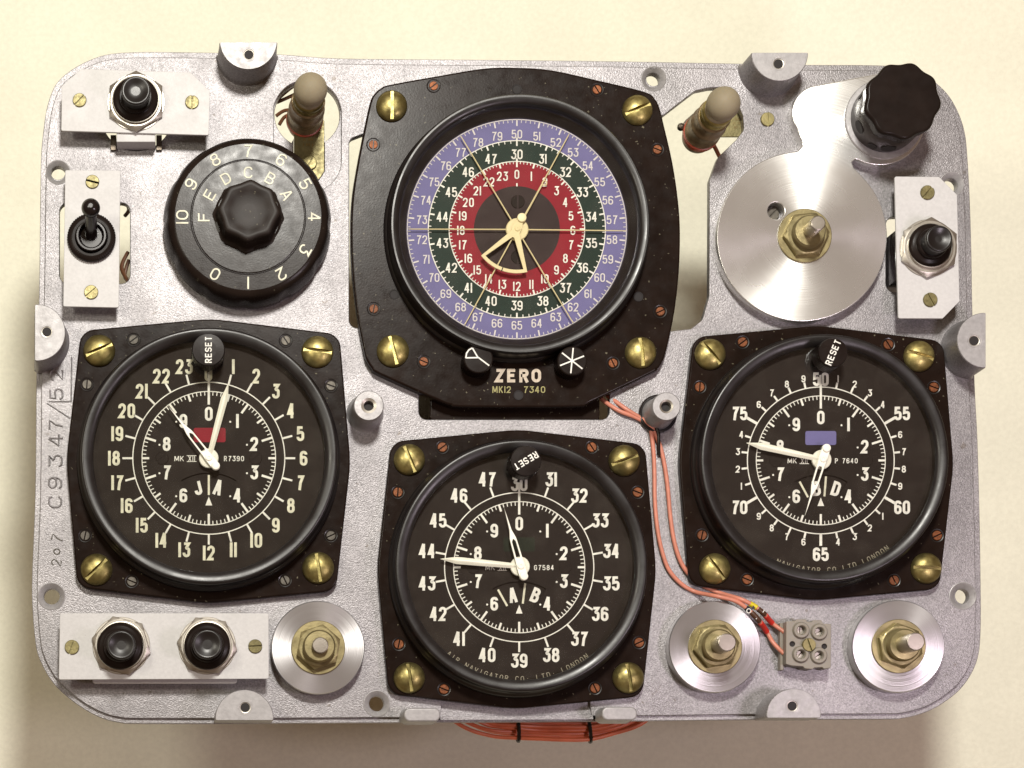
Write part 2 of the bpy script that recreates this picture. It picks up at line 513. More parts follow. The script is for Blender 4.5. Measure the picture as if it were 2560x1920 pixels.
# each stroke: (closed, corner roundness 0..1, points) in a unit box
GLY = {
 '0': G((1, 1, [(0,0),(0,1),(1,1),(1,0)])),
 '1': G((0, 0, [(.5,-.0),(.5,1)])),
 '2': G((0, [0,1,1,.9,0,0], [(0,.72),(0,1),(1,1),(1,.60),(.02,0),(1.05,0)])),
 '3': G((0, [0,0,.25,.7,1,1,0], [(0.02,1),(.98,1),(.42,.62),(1,.60),(1,0),(0,0),(0,.26)])),
 '4': G((0, 0, [(.66,1),(0,.27),(1.05,.27)]), (0, 0, [(.70,0),(.70,1)])),
 '5': G((0, [0,0,0,1,1,1,0], [(.95,1),(.10,1),(.06,.56),(1,.66),(1,0),(0,0),(0,.24)])),
 '6': G((1, 1, [(0,0),(0,.58),(1,.58),(1,0)]), (0, [0,1,1,0], [(1,.80),(1,1),(0,1),(0,.30)])),
 '7': G((0, [0,0,.5,0], [(0,1),(1,1),(.52,.5),(.34,0)])),
 '8': G((1, 1, [(0,0),(0,.54),(1,.54),(1,0)]), (1, 1, [(.06,.54),(.06,1),(.94,1),(.94,.54)])),
 '9': G((1, 1, [(0,.42),(0,1),(1,1),(1,.42)]), (0, [0,1,1,0], [(0,.20),(0,0),(1,0),(1,.70)])),
 'A': G((0, 0, [(0,0),(.46,1)]), (0, 0, [(.54,1),(1,0)]), (0, 0, [(.18,.30),(.82,.30)])),
 'B': G((0, [0,0,.9,.9,0], [(0,0),(0,1),(.92,1),(.92,.53),(0,.53)]), (0, [0,.9,.9,0], [(0,.53),(1,.53),(1,0),(0,0)])),
 'C': G((0, [0,1,1,1,1,0], [(.97,.76),(.97,1),(0,1),(0,0),(.97,0),(.97,.24)])),
 'D': G((1, [0,0,1,1], [(0,0),(0,1),(1,1),(1,0)])),
 'E': G((0, 0, [(1,1),(0,1),(0,0),(1,0)]), (0, 0, [(0,.52),(.85,.52)])),
 'F': G((0, 0, [(1,1),(0,1),(0,0)]), (0, 0, [(0,.52),(.85,.52)])),
 'G': G((0, [0,1,1,1,1,0,0], [(.97,.76),(.97,1),(0,1),(0,0),(.97,0),(.97,.46),(.55,.46)])),
 'I': G((0, 0, [(.5,0),(.5,1)])),
 'J': G((0, [0,1,1,0], [(.85,1),(.85,0),(0,0),(0,.28)])),
 'K': G((0, 0, [(0,0),(0,1)]), (0, 0, [(.95,1),(.05,.42)]), (0, 0, [(.30,.58),(1,0)])),
 'L': G((0, 0, [(0,1),(0,0),(1,0)])),
 'M': G((0, 0, [(0,0),(.03,1)]), (0, 0, [(.06,1),(.5,.08)]), (0, 0, [(.5,.08),(.94,1)]), (0, 0, [(.97,1),(1,0)])),
 'N': G((0, 0, [(0,0),(0,1)]), (0, 0, [(0,1),(1,0)]), (0, 0, [(1,0),(1,1)])),
 'O': G((1, 1, [(0,0),(0,1),(1,1),(1,0)])),
 'P': G((0, [0,0,.9,.9,0], [(0,0),(0,1),(1,1),(1,.48),(0,.48)])),
 'R': G((0, [0,0,.9,.9,0], [(0,0),(0,1),(.95,1),(.95,.50),(0,.50)]), (0, 0, [(.5,.50),(1,0)])),
 'S': G((0, [0,1,1,1,1,1,1,0], [(1,.78),(1,1),(0,1),(0,.52),(1,.52),(1,0),(0,0),(0,.22)])),
 'T': G((0, 0, [(0,1),(1,1)]), (0, 0, [(.5,1),(.5,0)])),
 'U': G((0, [0,1,1,0], [(0,1),(0,0),(1,0),(1,1)])),
 'V': G((0, 0, [(0,1),(.5,0)]), (0, 0, [(.5,0),(1,1)])),
 'X': G((0, 0, [(0,0),(1,1)]), (0, 0, [(0,1),(1,0)])),
 'Z': G((0, 0, [(0,1),(1,1),(0,0),(1,0)])),
 '/': G((0, 0, [(0,0),(1,1)])),
}
NARROW = {'1': 0.0, 'I': 0.0}

def stroke_poly(pts, t, closed):
    """ribbon of width t along 2-D points -> verts, faces"""
    P = []
    for p in pts:
        if not P or hypot(p[0]-P[-1][0], p[1]-P[-1][1]) > 1e-4: P.append(p)
    if closed and hypot(P[0][0]-P[-1][0], P[0][1]-P[-1][1]) < 1e-4: P.pop()
    m = len(P); v = []; f = []
    for i in range(m):
        p = P[i]
        a = P[i-1] if (closed or i > 0) else None
        c = P[(i+1) % m] if (closed or i < m-1) else None
        ns = []
        for u, w in ((a, p), (p, c)):
            if u is None or w is None: continue
            d = (w[0]-u[0], w[1]-u[1]); l = hypot(*d) or 1
            ns.append((-d[1]/l, d[0]/l))
        nx = sum(q[0] for q in ns); ny = sum(q[1] for q in ns); l = hypot(nx, ny) or 1
        nx, ny = nx/l, ny/l
        s = 1/max(0.38, nx*ns[0][0]+ny*ns[0][1])
        v.append((p[0]+nx*s*t/2, p[1]+ny*s*t/2)); v.append((p[0]-nx*s*t/2, p[1]-ny*s*t/2))
    for i in range(m if closed else m-1):
        j = (i+1) % m
        f.append((2*i, 2*i+1, 2*j+1, 2*j))
    return v, f

def text_strokes(txt, h, w, t, gap):
    """strokes of a word centred on (0,0); y up. h cap height, w glyph width, t stroke"""
    adv = []
    for ch in txt:
        if ch == ' ': adv.append(w*0.7)
        elif ch in NARROW: adv.append(t)
        elif ch == '.': adv.append(t*1.1)
        elif ch in 'MW': adv.append(w*1.25)
        else: adv.append(w)
    tot = sum(adv) + gap*(len(txt)-1)
    x = -tot/2; out = []
    for ch, a in zip(txt, adv):
        if ch == '.':
            out.append((True, [(x+a/2+t*0.28*cos(k*pi/3), t*0.28*sin(k*pi/3)) for k in range(6)], t*0.56))
        elif ch != ' ':
            bw = max(0.0, a - t); bh = h - t
            for closed, rd, pts in GLY[ch]:
                q = [(x + t/2 + px*bw, -bh/2 + py*bh) for px, py in pts]
                if ch in NARROW: q = [(x + a/2, -h/2), (x + a/2, h/2)]
                elif ch in 'AVMNK47EFLTXZDBPR/':   # flat ends reach the full height
                    q = [(X, Y + (-t/2 if (py <= 0.001 and (i in (0, len(pts)-1)) and not closed and abs(pts[i][1]-pts[i-1 if i else 1][1]) > .3) else 0)
                             + (t/2 if (py >= 0.999 and (i in (0, len(pts)-1)) and not closed and abs(pts[i][1]-pts[i-1 if i else 1][1]) > .3) else 0))
                         for i, ((X, Y), (_, py)) in enumerate(zip(q, pts))]
                rr = [r*max(bw, 0.01)*0.5 for r in rd] if isinstance(rd, list) else rd*max(bw, .01)*0.5
                q = round_poly(q, rr, 6, bool(closed)) if rd else q
                out.append((bool(closed), q, t))
        x += a + gap
    return out

def add_text(mb, txt, px, py, z, h, w, t, gap, rot=0.0, layer=0.3):
    """lettering on the level z, centred where (px, py) shows; rot counter-clockwise in degrees"""
    for i, (closed, q, tt) in enumerate(text_strokes(txt, h, w, t, gap)):
        v, f = stroke_poly(q, tt, closed)
        v3 = []
        for p in v:
            x, y = rot2(p, rot)
            v3.append(W(px + x, py - y, z + layer*(i % 4)))
        mb.add(v3, f)
    mb.flat = True

def text(name, txt, px, py, z, h, w, t, gap, material, parent, rot=0.0):
    mb = MB(); add_text(mb, txt, px, py, z, h, w, t, gap, rot)
    return build(name, mb, material, parent)

def ring_flat(mb, px, py, z, r, t, n=120):
    v, f = stroke_poly(circ(px, py, r, n), t, True)
    mb.add([W(a, b, z) for a, b in v], f); mb.flat = True

def tick(mb, px, py, z, ang, r0, r1, t):
    """radial mark, ang clockwise from the top"""
    a = radians(ang); dx, dy = sin(a), -cos(a)
    v, f = stroke_poly([(px+dx*r0, py+dy*r0), (px+dx*r1, py+dy*r1)], t, False)
    mb.add([W(a_, b_, z) for a_, b_ in v], f); mb.flat = True

def polar(px, py, ang, r):
    a = radians(ang)
    return (px + sin(a)*r, py - cos(a)*r)

# ---------------------------------------------------------------- shared screw meshes
def boolean_cut(mb, cut):
    def ob(m):
        me = bpy.data.meshes.new("tmp"); me.from_pydata(m.v, [], m.f)
        bm = bmesh.new(); bm.from_mesh(me); bmesh.ops.recalc_face_normals(bm, faces=bm.faces[:]); bm.to_mesh(me); bm.free()
        o = bpy.data.objects.new("tmp", me); col.objects.link(o); return o
    a, b = ob(mb), ob(cut)
    md = a.modifiers.new("b", 'BOOLEAN'); md.operation = 'DIFFERENCE'; md.object = b; md.solver = 'EXACT'
    dg = bpy.context.evaluated_depsgraph_get(); dg.update()
    me = bpy.data.meshes.new_from_object(a.evaluated_get(dg))
    out = MB(); out.v = [tuple(p.co) for p in me.vertices]; out.f = [tuple(p.vertices) for p in me.polygons]
    for o in (a, b):
        m = o.data; bpy.data.objects.remove(o); bpy.data.meshes.remove(m)
    return out

def box(x0, y0, z0, x1, y1, z1):
    v = [(x, y, z) for z in (z0, z1) for y in (y0, y1) for x in (x0, x1)]
    return v, [(0,1,3,2),(4,5,7,6),(0,1,5,4),(2,3,7,6),(0,2,6,4),(1,3,7,5)]

def make_mesh(mb, name, material, sharp=35):
    me = bpy.data.meshes.new(name)
    me.from_pydata([(x*S, y*S, z*S) for x, y, z in mb.v], [], mb.f)
    me.materials.append(material)
    bm = bmesh.new(); bm.from_mesh(me); bmesh.ops.recalc_face_normals(bm, faces=bm.faces[:]); bm.to_mesh(me); bm.free()
    me.shade_smooth(); me.set_sharp_from_angle(angle=radians(sharp))
    return me

dome = MB().add(*lathe([(38, 0), (39, 2), (38.6, 5), (36, 10), (32, 14.5), (26, 18.5), (19, 21.5), (11, 23.3), (4, 24)], 0, 0, 48, cap0=True))
dome = boolean_cut(dome, MB().add(*box(-60, -4.2, 11.5, 60, 4.2, 40)))
DOME = make_mesh(dome, "domed_screw", M_BRASS, 30)
flat_ = MB().add(*lathe([(16.5, 0), (17, 1), (17, 6.5), (15.6, 8)], 0, 0, 28, cap0=True))
flat_ = boolean_cut(flat_, MB().add(*box(-30, -2.3, 3.5, 30, 2.3, 20)))
FLAT = make_mesh(flat_, "cheese_head_screw", M_TARN, 30)
small_ = MB().add(*lathe([(13, -4), (13.6, -3), (13.6, 3.0), (12.2, 4.2)], 0, 0, 24, cap0=True))
small_ = boolean_cut(small_, MB().add(*box(-30, -1.9, 0.4, 30, 1.9, 20)))
SMALL = make_mesh(small_, "small_screw", M_COPPER, 30)

# ---------------------------------------------------------------- table
HT = -900
tb = MB()
n = 110
from mathutils import noise as mnoise
vs = []
for j in range(n+1):
    for i in range(n+1):
        x, y = -6000 + 12000*i/n, -6000 + 12000*j/n
        q = Vector((x/1500, y/1900, 0.3)); q2 = Vector(((x+y)/700, (x-y)/2600, 2.0))
        vs.append((x, y, HT + 26*mnoise.noise(q) + 9*mnoise.noise(q2) - 24))
tb.add(vs, [(j*(n+1)+i, j*(n+1)+i+1, (j+1)*(n+1)+i+1, (j+1)*(n+1)+i) for j in range(n) for i in range(n)])
tb.flat = True
table = build("tabletop", tb, M_TABLE)
for p in table.data.polygons: p.use_smooth = True
table["kind"] = "structure"; table["label"] = "cream cloth covered tabletop under the instrument panel"

# ---------------------------------------------------------------- the cast panel
OUT = [(103,384),(109,323),(116,275),(129,232),(147,201),(181,173),(220,152),(264,137),(320,131),(407,130),(546,132),(702,136),(850,146),(1150,149),(1450,152),(1650,155),(1849,159),(2021,162),(2193,163),(2262,170),(2310,186),(2342,208),(2373,240),(2396,281),(2411,326),(2418,380),(2425,507),(2429,642),(2431,769),(2437,963),(2444,1101),(2449,1284),(2452,1467),(2452,1570),(2447,1634),(2431,1680),(2401,1723),(2359,1757),(2316,1780),(2261,1795),(2197,1798),(1900,1799),(1645,1802),(1300,1805),(955,1807),(600,1809),(345,1809),(304,1807),(263,1798),(223,1780),(182,1753),(141,1717),(117,1684),(97,1643),(88,1603),(81,1521),(80,1440),(88,1230),(91,948),(97,760),(99,644),(101,480)]
OUT = smooth_closed(OUT, 4)
def inset(pts, d):
    m = len(pts); out = []
    cx = sum(p[0] for p in pts)/m; cy = sum(p[1] for p in pts)/m
    for i in range(m):
        a, c = pts[i-1], pts[(i+1) % m]
        tx, ty = c[0]-a[0], c[1]-a[1]; l = hypot(tx, ty) or 1
        nx, ny = -ty/l, tx/l
        if nx*(cx-pts[i][0]) + ny*(cy-pts[i][1]) < 0: nx, ny = -nx, -ny
        out.append((pts[i][0]+nx*d, pts[i][1]+ny*d))
    return out

HOLES = [(145,431,18,29),(1634,197,18,30),(2379,461,18,30),(129,1491,20,33),(2407,1490,19,33),(942,1759,19,32)]
OPEN_MAIN = round_poly([(873,348),(1000,300),(1500,300),(1659,288),(1740,226),(1775,219),(1800,218),(1835,235),(1858,290),(1860,325),(1840,350),(1795,393),(1774,450),(1773,740),(1756,800),(1728,822),(1684,827),(1540,860),(1524,900),(1524,1049),(1047,1049),(1047,900),(1000,840),(930,820),(873,820)],
                       [16,10,10,0,22,10,12,30,20,20,20,25,30,40,18,10,6,20,20,20,20,30,20,10,20], 5)
KEY = circ(768, 285, 82, 40, 118.5, 421.5, False) + [(811, 346), (811, 430), (734, 430), (734, 346)]
SLOT_T = rrect(149, 507, 325, 709, 22)
SLOT_R = rrect(2215, 541, 2372, 731, 22)
HOLE_B = circ(342, 288, 89, 48)
GC = {'left': (522, 1145.5), 'low': (1298, 1418), 'right': (2052, 1151)}
BODY = [circ(c[0], c[1]+2, 262, 48) for c in GC.values()]
BIG_BTN = rrect(235, 1566, 590, 1668, 20)
POCKET = round_poly([(685,270),(853,270),(853,480),(685,480)], [6,6,80,80], 10)
MACH = [(1103,1752),(1474,1754),(1481,1796),(1103,1798)]

panel = root("instrument_panel", "cast silver grey metal panel with rounded corners and raised posts, carrying all the gauges", "panel", W(1280, 960, -35))
z1, z2 = -9.0, 0.0
hole_base = [circ(x, y, r, 32) for x, y, r, c in HOLES]
hole_top = [circ(x, y, c, 40) for x, y, r, c in HOLES]
rimm = MB().add(*sheet([wpts(OUT, -9)] + [wpts(h, -9) for h in hole_base + [OPEN_MAIN, KEY, SLOT_T, SLOT_R, HOLE_B, BIG_BTN] + BODY], -35, z1, 1.5))
build("base_casting", rimm, M_CAST, panel)
topm = MB().add(*sheet([wpts(inset(OUT, 13), 0)] + [wpts(h, 0) for h in hole_top + [inset(OPEN_MAIN, -3), POCKET + [], SLOT_T, SLOT_R, HOLE_B, BIG_BTN, MACH] + BODY if h is not POCKET], z1 + 0.3, z2, 2.0)) if False else None
# the pocket and the keyhole share one opening in the upper skin
PK = circ(768, 285, 85, 40, 191, 349, False) + round_poly([(853,275),(853,480),(685,480),(685,275)], [0,80,80,0], 10)
topm = MB().add(*sheet([wpts(inset(OUT, 13), 0)] + [wpts(h, 0) for h in hole_top + [OPEN_MAIN, PK, SLOT_T, SLOT_R, HOLE_B, BIG_BTN, MACH] + BODY], z1 + 0.3, z2, 2.0))
build("face_casting", topm, M_CAST, panel)
for x, y, r, c in HOLES:
    w = W(x, y, 0)
    k = 1.0
    mb = MB().add(*lathe([(c+1.5, 0.6), (c, 1.2), (c-1.2, 0.4), (r+1, -7), (r, -9), (r, -34)], w[0], w[1], 40, cap1=False))
    build("countersunk_hole", mb, M_FACE, panel)

def dpost(face, hole, z=100, base_z=-2, tp=7):
    """half round post standing at the panel's edge, its bored face shown by the outline"""
    pts = wpts(face, z)
    h = W(hole[0], hole[1], z)
    o = build("standoff_post", MB().add(*prism(pts, base_z, z, 2.5, 3, taper=tp)), M_CAST, panel)
    # machined face with a real bore
    f2 = []
    cx = sum(p[0] for p in pts)/len(pts); cy = sum(p[1] for p in pts)/len(pts)
    f2 = [(cx+(p[0]-cx)*0.975, cy+(p[1]-cy)*0.975) for p in pts]
    build("machined_face", MB().add(*sheet([f2, circ(h[0], h[1], 13.5, 24)], z, z+2.2, 0.5)), M_FACE, o)
    build("threaded_bore", MB().add(*lathe([(17, z+2.4), (13.6, z+0.7), (11.5, z+0.5)], h[0], h[1], 24, cap1=False)), M_STEEL, o)
    build("bore_floor", MB().add(*lathe([(11.6, z+0.55), (11, z+0.5)], h[0], h[1], 20)), M_WELL, o)
    return o
def dshape(cx, cy, r, side, flat, cr=10, n=40):
    """circle cut by a straight line; side 'top','bottom','left','right' is where the flat is"""
    pts = []
    for i in range(n*2):
        a = 2*pi*i/(n*2)
        x, y = cx + r*cos(a), cy + r*sin(a)
        if side == 'top': y = max(y, flat)
        if side == 'bottom': y = min(y, flat)
        if side == 'left': x = max(x, flat)
        if side == 'right': x = min(x, flat)
        if not pts or hypot(x-pts[-1][0], y-pts[-1][1]) > 0.5: pts.append((x, y))
    # soften the two corners
    out = []
    m = len(pts)
    for i in range(m):
        a, p, c = pts[i-2], pts[i], pts[(i+2) % m]
        out.append(((a[0]+2*p[0]+c[0])/4, (a[1]+2*p[1]+c[1])/4))
    return out
dpost(dshape(621, 102, 73, 'top', 106), (622, 137))
dpost(dshape(1949, 132, 72, 'top', 132), (1946, 160))
dpost(dshape(92, 832, 72, 'left', 87), (117, 830))
dpost(dshape(2462, 851, 70, 'right', 2464), (2435, 852))
dpost(dshape(611, 1798, 74, 'bottom', 1801), (613, 1769), tp=0.5)
dpost(dshape(1984, 1790, 69, 'bottom', 1795), (1980, 1765), tp=0.5)
for (x, y, r) in ((922, 1014, 37), (1666, 1016, 35)):
    w = W(x, y, 100)
    o = build("round_post", MB().add(*lathe([(r+12, -2), (r+6, 3), (r+3, 12), (r+1, 60), (r, 97), (r-2, 100), (r-18, 100.2)], w[0], w[1], 48, cap1=False)), M_FACE, panel)
    build("threaded_bore", MB().add(*lathe([(r-18, 100.2), (12.5, 98), (11, 90), (11, 60)], w[0], w[1], 24, cap1=False)), M_STEEL, o)
    build("bore_floor", MB().add(*lathe([(11.5, 84), (10, 84)], w[0], w[1], 20)), M_WELL, o)
for (x0, y0, x1, y1) in ((1010, 1770, 1101, 1804), (1505, 1767, 1593, 1801)):
    build("edge_lug", MB().add(*prism(wpts(rrect(x0, y0, x1, y1, 15), 74), -4, 74, 4, 3, taper=4)), M_FACE, panel)

# raised machined boss under the large knob and the large spindle
A = (2005, 591, 213); B = (2199, 299, 114); Cc = (2048, 281, 68)
boss = []
boss += circ(A[0], A[1], A[2], 60, -93, -398, False)           # left, bottom, right of the large disc
boss += [(2153,437),(2135,419),(2130,405),(2138,397)]
boss += circ(B[0], B[1], B[2], 36, 118, -95, False)
boss += circ(Cc[0], Cc[1], Cc[2], 24, -103, -215, False)
boss += [(1997,335),(2005,352),(2007,364)]
bz = 38
M_BOSS = mat("turned_aluminium_boss", (0.74, 0.735, 0.72), 0.75, 0.27, bump=0.08, bscale=0.22, vary=0.02, vscale=0.01, rvary=0.02,
             aniso=(0.82, (W(2005,591,bz)[0]-W(1280,960,-35)[0], W(2005,591,bz)[1]-W(1280,960,-35)[1])), brush=(W(2005,591,bz)[0]-W(1280,960,-35)[0], W(2005,591,bz)[1]-W(1280,960,-35)[1]))
hs = W(1940, 527, bz)
bo = wpts(boss, bz)
bossm = MB().add(*sheet([bo, circ(hs[0], hs[1], 21, 28)], -3, bz, 2.5))
bossm.add(*prism([(x, y) for x, y in bo], -2.5, 3, 2, 2, taper=5)) if False else None
bos = build("machined_boss", bossm, M_BOSS, panel)
share("recessed_screw", FLAT, bos, (hs[0]-1, hs[1]-1, 4), 1.0, 45, material=M_GREYSCREW)
s = W(1918, 299, 0)
share("panel_screw", FLAT, panel, (s[0], s[1], -3), 1.03, 95)

# cast figures and border on the left margin
em = MB()
for ch, x, y, h, w_, r in (("C",138,1255,36,32,90),("9",138,1207,36,30,90),("3",139,1152,36,32,90),("4",140,1101,36,32,90),("7",139,1062,36,28,90),("5",141,985,36,30,90),("2",141,938,36,28,90)):
    for closed, q, tt in text_strokes(ch, h, w_, 5.5, 0):
        pts3 = [W(x + rot2(p, r)[0], y - rot2(p, r)[1], 0.5) for p in q]
        if closed: pts3.append(pts3[0])
        em.add(*tube(pts3, 2.6, 8))
for a, b in (((117,1008),(176,1046)),((122,1004),(178,1004)),((178,1004),(179,893))):
    em.add(*tube([W(a[0], a[1], 0.0), W(b[0], b[1], 0.0)], 2.0, 8))
build("cast_part_number", em, M_CAST, panel)
em = MB()
for ch, x, y, h, w_, r in (("2",141,1407,26,16,80),("0",142,1379,18,16,85),("7",143,1346,30,18,72)):
    for closed, q, tt in text_strokes(ch, h, w_, 3, 0):
        pts3 = [W(x + rot2(p, r)[0], y - rot2(p, r)[1], 0.2) for p in q]
        if closed: pts3.append(pts3[0])
        em.add(*tube(pts3, 1.7, 6))
build("scribed_number", em, M_GREYSCREW, panel)

# ---------------------------------------------------------------- gauges
ZF, ZD = 26.0, 60.0
def flange_outline(c, R, a, r, rot=0.0):
    pts = circ(c[0], c[1], R, 96)
    for sx in (-1, 1):
        for sy in (-1, 1):
            pts += circ(c[0]+sx*a, c[1]+sy*a*0.992, r, 32)
    return hull([rot2(p, rot, c) for p in pts])

def mounting_screws(t, lst, z=ZF):
    for (x, y, sc, a) in lst:
        w = W(x, y, z+10)
        share("mounting_screw", DOME, t, (w[0], w[1], z), sc, a)

def small_screws(t, lst, material, z=ZF, s=1.0):
    for k, (x, y) in enumerate(lst):
        w = W(x, y, z)
        share("rim_screw", SMALL, t, (w[0], w[1], z-0.6), s*0.88, (37, 120, 80, -30, 65, 10, 140, 95)[k % 8] + 3*k, material=material)
        build("screw_hole_rim", MB().add(*lathe([(17.5, z+0.1), (16.5, z+1.0), (14.4, z+0.2)], w[0], w[1], 24, cap1=False)), M_BEZEL, t)

def solid_hand(t, c, ang, length, z, wd=17):
    hub = W(c[0], c[1], z)
    a = radians(90-ang)
    ux, uy = cos(a), sin(a); nx, ny = -uy, ux
    mb = MB()
    st = [(8, wd*0.36, 3), (length*0.40, wd*0.46, 5), (length*0.80, wd*0.52, 5), (length, 0.6, 1)]
    v = []
    for d, w_, hh in st:
        for k, (s_, z_) in enumerate(((-1, 0), (0, hh), (1, 0))):
            v.append((hub[0]+ux*d+nx*w_*s_, hub[1]+uy*d+ny*w_*s_, z+2+z_))
    f = []
    for i in range(3):
        f += [(3*i, 3*i+1, 3*i+4, 3*i+3), (3*i+1, 3*i+2, 3*i+5, 3*i+4)]
    nb = len(v)
    v += [(x, y, z+0.5) for x, y, _ in v]
    for i in range(3):
        f += [(nb+3*i, nb+3*i+2, nb+3*i+5, nb+3*i+3), (3*i, 3*i+3, nb+3*i+3, nb+3*i), (3*i+2, nb+3*i+2, nb+3*i+5, 3*i+5)]
    mb.add(v, f)
    h = build("main_hand", mb, M_HAND, t, sharp=12)
    build("hand_boss", MB().add(*lathe([(24, z-6), (24, z+1), (22.5, z+2.6), (10, z+3)], hub[0], hub[1], 40, cap1=True)), M_HAND, h)
    return h

def slotted_hand(t, c, ang, length, z, tail=27):
    hub = W(c[0], c[1], z)
    def loc(d, s_):
        a = radians(90-ang)
        return (hub[0]+cos(a)*d - sin(a)*s_, hub[1]+sin(a)*d + cos(a)*s_)
    o = [(length, 0), (length*0.62, 2.6), (length*0.48, 7.8), (length*0.42, 8.5), (14, 9.5), (-2, 10.5)]
    tl = [(-tail + 10.5*cos(radians(a_)), 10.5*sin(radians(a_))) for a_ in range(95, 270, 15)]
    outl = o + tl + [(d, -s_) for d, s_ in reversed(o[1:])]
    slot = [(length*0.46, 1.0), (length*0.42, 4.6), (24, 5.2), (20, 3.0), (20, -3.0), (24, -5.2), (length*0.42, -4.6), (length*0.46, -1.0)]
    mb = MB().add(*sheet([[loc(*p) for p in outl], [loc(*p) for p in slot]], z+9, z+13, 1.0))
    h = build("slotted_hand", mb, M_HAND, t)
    p = loc(0, 0)
    build("pivot_cap", MB().add(*lathe([(8.5, z+12), (8.5, z+15), (7.4, z+16), (3, z+16.2), (1.2, z+14.5)], p[0], p[1], 24)), M_HAND, h)
    p = loc(-tail, 0)
    build("counterweight", MB().add(*lathe([(10.4, z+8), (10.4, z+15), (9, z+17.5), (5, z+18.5)], p[0], p[1], 28)), M_HAND, h)
    return h

def reset_knob(t, px, py, r, rot, z1=142):
    w = W(px, py, z1)
    fn = lambda a, rr, z: rr*(1 + (0.018*cos(a*44) if (z < z1-8 and rr > r*0.9) else 0))
    k = build("reset_knob", MB().add(*lathe([(r*0.94, 84), (r, 88), (r, z1-9), (r, z1-7), (r*0.985, z1-3), (r*0.95, z1-0.6), (r*0.5, z1)], w[0], w[1], 176, fn)), M_KNOB, t)
    mb = MB(); add_text(mb, "RESET", px, py, z1+0.6, 17, 11.2, 2.9, 2.6, rot)
    build("lettering", mb, M_PRINT, k)
    return k

